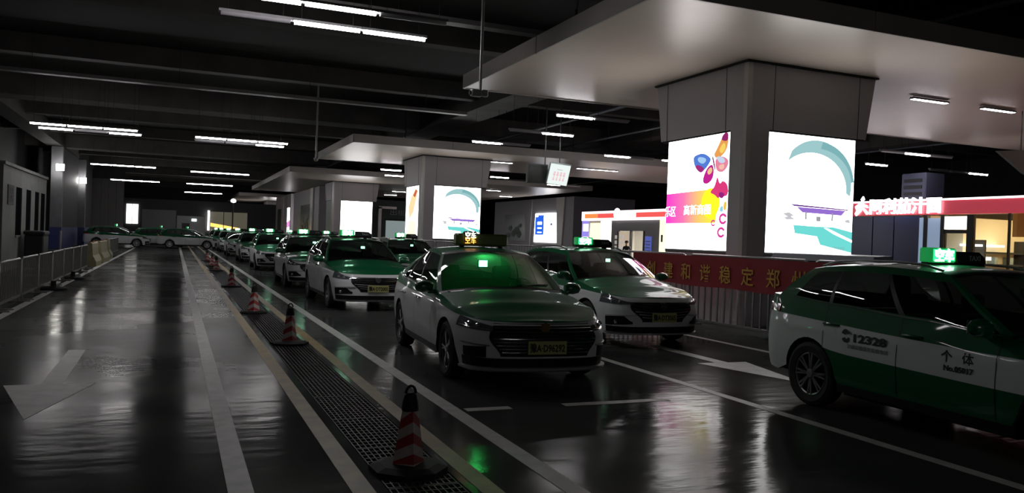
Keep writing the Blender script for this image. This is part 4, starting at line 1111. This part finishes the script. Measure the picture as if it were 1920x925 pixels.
    MB().box(-.045, .045, -.024, -.021, 1.262, 1.318).build('lamp_face', emis('for_hire_pale_green', (.35, 1.0, .6), 7.0), ls)
    taxi_sign(root, .12 if code[-1] != '7' else .42, 1.535 if code[-1] != '7' else 1.515, True)
    return P, sh

proto_sedan = empty('taxi_sedan', (3.77, 8.70, 0))
PS = make_sedan(proto_sedan)
def put_car(o, fx, fy, deg, wb, label, group=None):
    """place a car by the ground point under the middle of its front axle"""
    a = math.radians(deg); u = (-math.sin(a), math.cos(a))
    o.location = (fx + u[0] * wb / 2, fy + u[1] * wb / 2, 0); o.rotation_euler = (0, 0, a)
    tag(o, label, 'taxi', group)
put_car(proto_sedan, 3.77, 8.72, -3.8, 2.70, 'green and silver sedan taxi with olive roof sign, plate ending 292')
proto_wagon = empty('taxi_wagon')
PW, SHW = make_wagon(proto_wagon, '豫A·DT2005')
put_car(proto_wagon, 3.92, 17.4, 0.5, 2.665, 'green and silver taxi directly behind the olive-signed sedan, plate ending 2005')

# ------------------------------------------------------------------ the other taxis
def swap_plate(o, code):
    for ch in o.children:
        if ch.name.startswith('number_plate'):
            for t in list(ch.children):
                if code: t.data = text_mesh('plate_text', code, .105, INK, width=.40, bold=.0025)
                else: bpy.data.objects.remove(t)
cars = {}
o = copy_tree(proto_wagon); swap_plate(o, '豫A·DT3565')
put_car(o, 7.02, 11.5, 0, 2.665, 'green and silver taxi beside the red banner, plate starting DT3')
side_root = empty('taxi_wagon')
P2, SH2 = make_wagon(side_root, '豫A·D05017')
swap_plate(side_root, None)
a18 = math.radians(2.0)
ra_c = Vector((6.11 + .82 * math.cos(a18), 6.44 - .82 * math.sin(a18)))
fa_c = ra_c - 2.665 * Vector((math.sin(a18), math.cos(a18)))
put_car(side_root, fa_c.x, fa_c.y, -2.0, 2.665, 'green taxi with white side band lettered 12328, turning out in front')
# lettering on its flank (car's right-hand side, local -x); text faces -x
def flank(name, s, y, z, size, w, bold=.002, m=TEAL_INK):
    x = SH2.side(y, z, .003, -1).x
    t = link(name, text_mesh(name, s, size, m, width=w, bold=bold, ext=.0008), side_root, (x, y, z))
    t.rotation_euler = (0, 0, -PI / 2)
flank('flank_number', '12328', .50, .775, .105, .40, .004)
flank('flank_slogan', '交通运输服务监督电话', .53, .69, .045, .50, 0, mat('grey_lettering', (.2, .2, .2), .5))
flank('flank_word', '个', -.33, .755, .11, None); flank('flank_word', '体', -.53, .755, .11, None); flank('flank_code', 'No.05017', -.45, .66, .065, .28)
lgm = MB(); cx = SH2.side(.80, .785, .003, -1).x
for t0 in (0.5, 0.5 + PI):
    outer = [(.055 * math.cos(t0 + 2.3 * i / 10), .065 * math.sin(t0 + 2.3 * i / 10)) for i in range(11)]; inner = [(.022 * math.cos(t0 + 2.3 * i / 10) + .01, .028 * math.sin(t0 + 2.3 * i / 10)) for i in range(10, -1, -1)]
    lgm.prism(outer + inner, lambda p: (cx, .80 - p[0], .785 + p[1]), lambda p: (cx - .001, .80 - p[0], .785 + p[1]))
lgm.build('flank_emblem', TEAL_INK, side_root)
LEFTQ = [(25.2, 'w'), (35.2, 's2'), (43.2, 'w'), (52.4, 'w'), (61.5, 's2'), (71.5, 'w'), (81.5, 'w')]
RIGHTQ = [(25.4, 'w'), (39.5, 'w'), (53.1, 'w'), (71.8, 'w')]
labs = {(0, 0): 'green and silver taxi third in the queue beside the cones', (0, 1): 'pale taxi with bright bonnet edge fourth beside the cones', (1, 0): 'green taxi half hidden between the sedan and its follower, right queue'}
for q, (lane, X) in enumerate(((LEFTQ, 3.85), (RIGHTQ, 7.0))):
    for n, (y, kd) in enumerate(lane):
        o = copy_tree(proto_wagon); swap_plate(o, None)
        put_car(o, X + random.uniform(-.08, .08), y - 1.3, random.uniform(-1, 1), 2.665, labs.get((q, n), ORD[n + (2 if q == 0 else 1)] + (' green taxi of the queue beside the cones' if q == 0 else ' green taxi of the queue beside the fence')), None if (q, n) in labs else ('distant taxis beside the cones' if q == 0 else 'distant taxis beside the fence'))
for x, y, lab in ((-3.9, 66.6, 'white and green taxi crossing behind the yellow barriers'), (-.9, 70.3, 'taxi in the middle of the three crossing the lane end'), (1.0, 67.2, 'taxi with bright headlamps crossing just before the queue tail')):
    o = copy_tree(proto_wagon); swap_plate(o, None); o.rotation_euler = (0, 0, PI / 2); o.location = (x, y, 0); tag(o, lab, 'taxi')
    if 'group' in o: del o['group']

# ------------------------------------------------------------------ cones
CRED = mat('cone_red', (.30, .02, .025), .5, noise=(.22, .016, .02), scale=9); CWHT = mat('cone_white', (.40, .36, .33), .5, noise=(.3, .27, .25), scale=9); CBLK = mat('cone_black', (.012, .014, .013), .7, spec=.15)
def cone(x, y, label, rz=0.0, group=None):
    o = empty('traffic_cone', (x, y, 0), rz=rz, label=label, cat='cone', group=group)
    MB().loft([[(r * math.cos(PI / 4 * k + PI / 8), r * math.sin(PI / 4 * k + PI / 8), z) for k in range(8)] for r, z in ((.27, 0), (.27, .03), (.20, .05))]).build('base', CBLK, o)
    s = MB(); R = lambda z: .112 - .056 * (z - .05) / .37
    cor = lambda k, z: Vector((R(z) * math.cos(PI / 2 * k + PI / 2 * 3), R(z) * math.sin(PI / 2 * k + PI / 2 * 3), z))
    zlo, zhi, n = .05, .42, 5
    for k in range(4):
        peak = k if k % 2 == 0 else k + 1            # edges 0 and 2 carry the chevron peaks
        for i in range(-1, 7):
            z = zlo + .012 + i * .07
            def q(e, zz): return cor(e, min(max(zz, zlo), zhi))
            dz0 = .0 if k % 2 == 0 else -.065; dz1 = -.065 if k % 2 == 0 else .0
            pts = [q(k, z + dz0), q(k + 1, z + dz1), q(k + 1, z + .07 + dz1), q(k, z + .07 + dz0)]
            if (pts[0] - pts[3]).length + (pts[1] - pts[2]).length < .004: continue
            s.face(pts, i % 2)
    s.build('sleeve', [CRED, CWHT], o, weld=True)
    c = MB().loft([[(r * math.cos(PI / 6 * k), r * math.sin(PI / 6 * k), z) for k in range(12)] for r, z in ((.060, .41), (.054, .47), (.042, .515), (.02, .53))]).build('cap', CBLK, o, smooth=.6)
    MB().tube([(.035 * math.cos(t), .0, .525 + .05 * math.sin(t)) for t in [PI * k / 8 for k in range(9)]], .010, 6).build('handle', CBLK, c)
cone(1.52, 5.32, 'red and white chevron cone nearest the start of the grating', rz=.06)
cone(1.55, 11.75, 'red and white cone on the grating beside the sedan front', rz=.25)
cone(1.45, 16.2, 'red and white cone on the grating beside the plate-2005 taxi', rz=-.1)
for n, y in enumerate((23.7, 32.6, 36.5, 42)): cone(1.5, y, ORD[n + 3] + ' red and white cone along the grating, beside the taxi queue', random.uniform(-.3, .3), 'distant cones on the grating')

# ------------------------------------------------------------------ right fence and banner
FST = mat('fence_steel', (.30, .29, .29), .35, .7)
def rail_fence(x, y0, y1, h, label, group, nb, foot=True, m=FST, bar=.018):
    o = empty('fence_panel', (x, y0, 0), label=label, cat='fence', group=group); L = y1 - y0
    pts = [(0, 0, .10), (0, 0, h - .07), (0, .03, h - .02), (0, .09, h), (0, L - .09, h), (0, L - .03, h - .02), (0, L, h - .07), (0, L, .10)]
    MB().tube(pts, .024, 8).build('frame', m, o, smooth=.8)
    MB().box(-.02, .02, 0, L, .10, .14).build('bottom_rail', m, o)
    for k in range(nb):
        y = L * (k + .5) / nb; MB().box(-bar * .6, bar * .6, y - bar, y + bar, .13, h - .01).build('bar', m, o)
    for y in (.12, L - .12): MB().box(-.22, .22, y - .03, y + .03, 0, .03).box(-.02, .02, y - .02, y + .02, .02, .11).build('foot', m, o)
    return o
y = 7.0
nf = 0
FG = 'fence panels along the platform edge'
while y < 40:
    rail_fence(9.78, y, y + 3.33, 1.42, ORD[nf] + (' barred steel fence panel under the red banner, from its far-lettering end' if y < 16 else ' barred steel fence panel after the red banner, along the platform'), 'fence panels behind the banner' if y < 16 else FG, 16)
    y += 3.5; nf = (nf + 1) if not (y >= 16 and y < 19.5) else 0
BRED = mat('banner_red_cloth', (.30, .018, .028), .7); GOLD = mat('banner_gold_letter', (.62, .34, .05), .6)
b = MB(); rows = []
for k in range(61):
    y = 8.6 + 7.4 * k / 60; rows.append([(9.735 - .012 * math.sin(k * .9) * (1 - j / 4) - .004 * math.sin(k * 2.3), y, .80 + .60 * j / 4 - (.012 * math.sin(k * .35) if j < 2 else 0)) for j in range(5)])
ban = MB().grid(rows).build('banner', BRED, None, smooth=1.5); tag(ban, 'red cloth banner with gold lettering tied along the fence', 'banner')
for chh, y in zip('创建和谐稳定郑州', (15.2, 14.53, 13.9, 13.24, 12.61, 11.96, 11.27, 10.65)):
    t = link('gold_character', text_mesh('gold_character', chh, .36, GOLD, bold=.004, ext=.001), ban, (9.712, y, 1.07)); t.rotation_euler = (0, 0, -PI / 2)
o = empty('platform_cabinet', (10.02, 9.3, 0), label='grey-blue cabinet with sloped top under the domed-hill light box', cat='cabinet')
CB = mat('cabinet_bluegrey', (.22, .26, .32), .4)
MB().hexa([(0, 0, 0), (.38, 0, 0), (.38, 2.4, 0), (0, 2.4, 0)], [(.06, .12, 1.42), (.38, .12, 1.42), (.38, 2.36, 1.42), (.06, 2.36, 1.42)]).build('body', CB, o)
MB().hexa([(.0, .06, 1.42), (.42, .06, 1.42), (.42, 2.42, 1.42), (.0, 2.42, 1.42)], [(.04, .10, 1.53), (.42, .10, 1.55), (.42, 2.38, 1.55), (.04, 2.38, 1.53)]).build('lid', mat('cabinet_lid', (.42, .46, .52), .35), o)

# ------------------------------------------------------------------ person in the shop doorway
def person(loc, rz):
    sk = {'pelvis': ((0, 0, .95), .13), 'waist': ((0, 0, 1.10), .12), 'chest': ((0, .0, 1.32), .15), 'neck': ((0, -.01, 1.47), .055), 'chin': ((0, -.03, 1.54), .06), 'head': ((0, -.02, 1.63), .095), 'crown': ((0, 0, 1.70), .08),
          'shl': ((-.19, 0, 1.40), .065), 'ell': ((-.25, .02, 1.13), .048), 'wrl': ((-.22, -.10, .92), .034), 'hal': ((-.21, -.13, .84), .038),
          'shr': ((.19, 0, 1.40), .065), 'elr': ((.26, .02, 1.14), .048), 'wrr': ((.20, -.14, 1.0), .034), 'har': ((.17, -.18, .95), .038),
          'hpl': ((-.10, 0, .88), .10), 'knl': ((-.11, -.01, .48), .065), 'anl': ((-.11, .02, .09), .045), 'tol': ((-.12, -.14, .04), .04),
          'hpr': ((.10, 0, .88), .10), 'knr': ((.11, -.01, .48), .065), 'anr': ((.11, .02, .09), .045), 'tor': ((.12, -.14, .04), .04)}
    ed = [('pelvis', 'waist'), ('waist', 'chest'), ('chest', 'neck'), ('neck', 'chin'), ('chin', 'head'), ('head', 'crown'), ('chest', 'shl'), ('shl', 'ell'), ('ell', 'wrl'), ('wrl', 'hal'), ('chest', 'shr'), ('shr', 'elr'), ('elr', 'wrr'), ('wrr', 'har'),
          ('pelvis', 'hpl'), ('hpl', 'knl'), ('knl', 'anl'), ('anl', 'tol'), ('pelvis', 'hpr'), ('hpr', 'knr'), ('knr', 'anr'), ('anr', 'tor')]
    ks = list(sk); me = bpy.data.meshes.new('body'); me.from_pydata([sk[k][0] for k in ks], [(ks.index(a), ks.index(b)) for a, b in ed], [])
    ob = bpy.data.objects.new('body', me); COL.objects.link(ob); ob.modifiers.new('s', 'SKIN'); ob.modifiers.new('u', 'SUBSURF').levels = 2
    for i, k in enumerate(ks): me.skin_vertices[0].data[i].radius = (sk[k][1], sk[k][1] * (.75 if k in ('pelvis', 'waist', 'chest') else 1))
    me.skin_vertices[0].data[0].use_root = True
    m2 = bpy.data.meshes.new_from_object(ob.evaluated_get(bpy.context.evaluated_depsgraph_get())); bpy.data.objects.remove(ob)
    m2.materials.clear()
    for mm in (mat('dark_clothes', (.015, .015, .018), .8), mat('skin', (.45, .28, .20), .5)): m2.materials.append(mm)
    for p in m2.polygons:
        c = p.center; p.material_index = 1 if (c.z > 1.47 or (c.z < .93 and abs(c.x) > .17 and c.z > .7)) else 0; p.use_smooth = True
    o = empty('person', loc, rz, 'person in dark clothes and cap standing in the lit shop doorway', 'person')
    m2.name = 'body'; link('body', m2, o)
    MB().lathe([(.10, .0), (.115, .03), (.11, .09), (.07, .13), (.001, .14)], c=(0, -.01, 1.64), n=18).box(-.07, .07, -.20, -.08, 1.645, 1.66).build('cap', mat('dark_clothes', (.015, .015, .018)), o, smooth=.7)
person((24.75, 41.45, 0), math.radians(-60))

# ------------------------------------------------------------------ left side: barriers, booth, piers
BST = mat('barrier_steel', (.22, .215, .20), .35, .6)
y = 12.2; nf = 0
while y < 32:
    rail_fence(-2.85, y, y + 2.1, .86, ORD[nf] + ' low grey crowd barrier of the left row leading to the yellow water barriers', 'crowd barriers beside the left lane', 14, m=BST, bar=.012)
    y += 2.25; nf += 1
for nf, yb in enumerate((44.5, 46.8, 49.1, 51.4)): rail_fence(-3.1, yb, yb + 2.1, .86, ORD[nf] + ' low grey crowd barrier after the yellow water barriers', 'crowd barriers beyond the water barriers', 14, m=BST, bar=.012)
for yb, xb in ((21.9, -2.62), (26.3, -2.66)):
    o = empty('barrier_base', (xb, yb, 0), label=('first' if yb < 25 else 'second') + ' round black rubber base by the left barriers before the booth', cat='base', group='rubber bases by the left barrier')
    MB().lathe([(.30, 0), (.30, .05), (.22, .08), (.06, .10), (.06, .22), (.001, .22)], n=24).build('disc', CBLK, o, smooth=.6)
YB = mat('water_barrier_yellow', (.30, .26, .13), .5, noise=(.20, .18, .11), scale=4)
for k, yb in enumerate((34.3, 36.2, 38.2, 40.2, 42.2)):
    o = empty('water_barrier', (-2.95, yb, 0), rz=random.uniform(-.08, .08), label=ORD[k] + ' dull yellow plastic water barrier counted from the crowd barriers by the booth', cat='barrier', group='yellow water barriers')
    MB().loft([[(sx_ * w, yy_, z) for sx_, yy_ in ((-1, 0), (1, 0), (1, 1.7), (-1, 1.7))] for w, z in ((.24, 0), (.24, .18), (.12, .42), (.09, .86), (.06, .90))]).build('shell', YB, o)
    MB().lathe([(.06, .89), (.06, .93), (.001, .93)], c=(0, .85, 0), n=12).build('filler_cap', mat('cap_orange', (.3, .1, .03), .5), o)
BW = mat('booth_wall', (.16, .165, .155), .7, noise=(.13, .135, .125), scale=1.5)
o = empty('booth', (-5.0, 29.5, 0), label='grey single-storey booth with four narrow dark windows', cat='booth')
MB().box(-2.6, 0, 0, 9.2, 0, 3.40).build('walls', BW, o)
MB().box(-2.7, .06, -.06, 9.26, 3.40, 3.50).build('roof_slab', BW, o)
for a, b in ((2.3, 3.35), (4.35, 5.3), (6.3, 7.2), (7.8, 8.75)):
    w = MB().box(-.06, .012, a, b, 1.14, 2.78).build('window', mat('booth_glass', (.008, .009, .010), .8, spec=.0), o)
    MB().box(.0, .025, (a + b) / 2 - .02, (a + b) / 2 + .02, 1.14, 2.78).build('window_bar', mat('booth_bar', (.01, .01, .01), .8, spec=.0), w)
    MB().box(0, .03, a, b, 1.06, 1.13).build('sill', BW, o)
sg = MB().box(0, .03, .75, 1.75, 2.15, 2.8).build('notice_sign', mat('booth_sign', (.12, .12, .12), .8, spec=.1), o)
for zz, tx in ((2.62, '候客区'), (2.35, '管理岗')):
    t = link('sign_text', text_mesh('sign_text', tx, .24, mat('booth_letter', (.045, .045, .045), .6), ext=.001), sg, (.034, 1.25, zz)); t.rotation_euler = (0, 0, PI / 2)
o = empty('waste_bin', (-4.55, 33.2, 0), label='dark waste bin standing against the booth windows', cat='bin')
MB().bev(-.3, .3, -.6, .6, 0, 1.15, .04).build('bin_body', mat('bin_dark', (.02, .022, .02), .6), o)
MB().bev(-.33, .33, -.63, .63, 1.15, 1.3, .04).build('bin_lid', mat('bin_dark', (.02, .022, .02)), o)
o = empty('entry_post', (-4.3, 37.6, 0), label='slim grey post at the far corner of the booth', cat='post')
MB().tube([(0, 0, 0), (0, 0, 1.3)], .04, 8).build('shaft', BST, o); MB().lathe([(.14, 0), (.14, .02), (.05, .04)], n=16).build('foot_plate', BST, o)
PIER = mat('pier_concrete', (.20, .20, .21), .7, noise=(.15, .15, .16), scale=1.5); BLUE = mat('pier_blue_paint', (.03, .045, .16), .5); PIERD = mat('pier_painted_shade', (.014, .013, .015), .6, spec=.2)  # PIERD puts the shade of the pier's unlit side into its colour
for (x0, x1, y0, y1), lab in (((-7.3, -6.65, 58.2, 67.4), 'dark pier with blue painted foot and floodlit end beyond the booth'), ((-7.0, -6.30, 68.6, 74), 'second dark pier with blue foot before the grey wall')):
    o = empty('pier', (x0, y0, 0), label=lab, cat='pier')
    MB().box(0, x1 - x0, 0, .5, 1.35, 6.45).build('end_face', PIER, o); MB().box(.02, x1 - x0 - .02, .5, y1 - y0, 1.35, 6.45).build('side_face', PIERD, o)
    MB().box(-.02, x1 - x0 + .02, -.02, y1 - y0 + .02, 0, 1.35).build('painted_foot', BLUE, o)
for (x, y, z), lab in (((-6.72, 57.6, 5.1), 'small bright floodlight on the nearer blue-footed pier'), ((-6.42, 68.2, 4.85), 'small bright floodlight on the second blue-footed pier')):
    o = empty('floodlight', (x, y, z), label=lab, cat='light')
    MB().bev(-.14, .14, -.02, .10, -.12, .12, .02).build('case', DARKM, o); MB().box(-.22, .22, -.05, -.021, -.20, .20).build('lens', emis('flood_lens', (1, .98, .95), 45.0), o)
    MB().tube([(-.0, .06, -.1), (0, .3, -.2), (0, .59 if y < 60 else .39, -.2)], .025, 6).build('bracket', DARKM, o)
GW_ = mat('far_grey_wall', (.13, .125, .12), .75)
o = empty('partition_wall', (-8.6, 80, 0), label='ribbed grey wall closing the hall at the far left', cat='wall')
for k in range(7): MB().box(k * .62, k * .62 + .60, 0, .2, 0, 5.7).build('wall_panel', GW_, o)
MB().box(0, 4.4, .02, .18, 5.7, ZC).build('wall_head', WALLD, o)
o = empty('end_building', (-5.2, 96, 0), label='dark building closing the far end with two glowing windows', cat='building')
MB().box(0, 16, 0, 1, 0, 4.6).build('facade', mat('end_facade', (.05, .05, .05), .8), o)
for a in (.36, .96): MB().box(a, a + .54, -.08, 0, 1.85, 3.95).build('window', emis('far_window_glow', (1, .97, .93), 3.0), o)
MB().box(1.9, 5.3, -.3, 0, 1.3, 3.45).build('grey_board', mat('far_board', (.20, .20, .20), .6), o)
wb_ = MB().box(5.4, 8.3, -.3, 0, .8, 2.9).build('white_hut', mat('far_hut', (.38, .38, .37), .6), o)
MB().box(6.9, 7.4, -.34, -.3, 2.35, 2.6).build('hut_lamp', emis('hut_lamp', (.8, 1, .95), 3.0), wb_)
MB().box(5.9, 6.7, -.33, -.3, 1.2, 2.1).build('hut_door', DARKM, wb_)
MB().box(8.55, 8.75, -.3, 0, 1.4, 3.6).build('lit_edge', emis('far_window_glow', (1, .97, .93)), o)
gl = MB().box(8.8, 12.8, -.12, 0, .9, 3.5).build('glazed_front', mat('far_glazing', (.10, .10, .09), .2, emit=(.5, .45, .3), es=.12), o)
MB().prism([(8.85, 1.85), (12.0, 1.45), (12.0, 1.75), (8.85, 2.25)], lambda p: (p[0], -.13, p[1]), lambda p: (p[0], -.16, p[1])).build('amber_strip', emis('far_amber', (1, .55, .12), 1.6), gl)
for x in (10.2, 11.1, 12.75): MB().box(x, x + .07, -.17, -.12, .9, 3.5).build('glazing_bar', DARKM, gl)
o = empty('lamp_post', (5.3, 84.6, 0), label='thin post with small bright globe above the distant queue', cat='light')
MB().tube([(0, 0, 0), (0, 0, 4.3)], .05, 8).build('post', DARKM, o); MB().lathe([(.001, 4.25), (.22, 4.3), (.26, 4.45), (.18, 4.6), (.001, 4.65)], n=14).build('globe', emis('globe_glow', (1, 1, .97), 5.0), o)
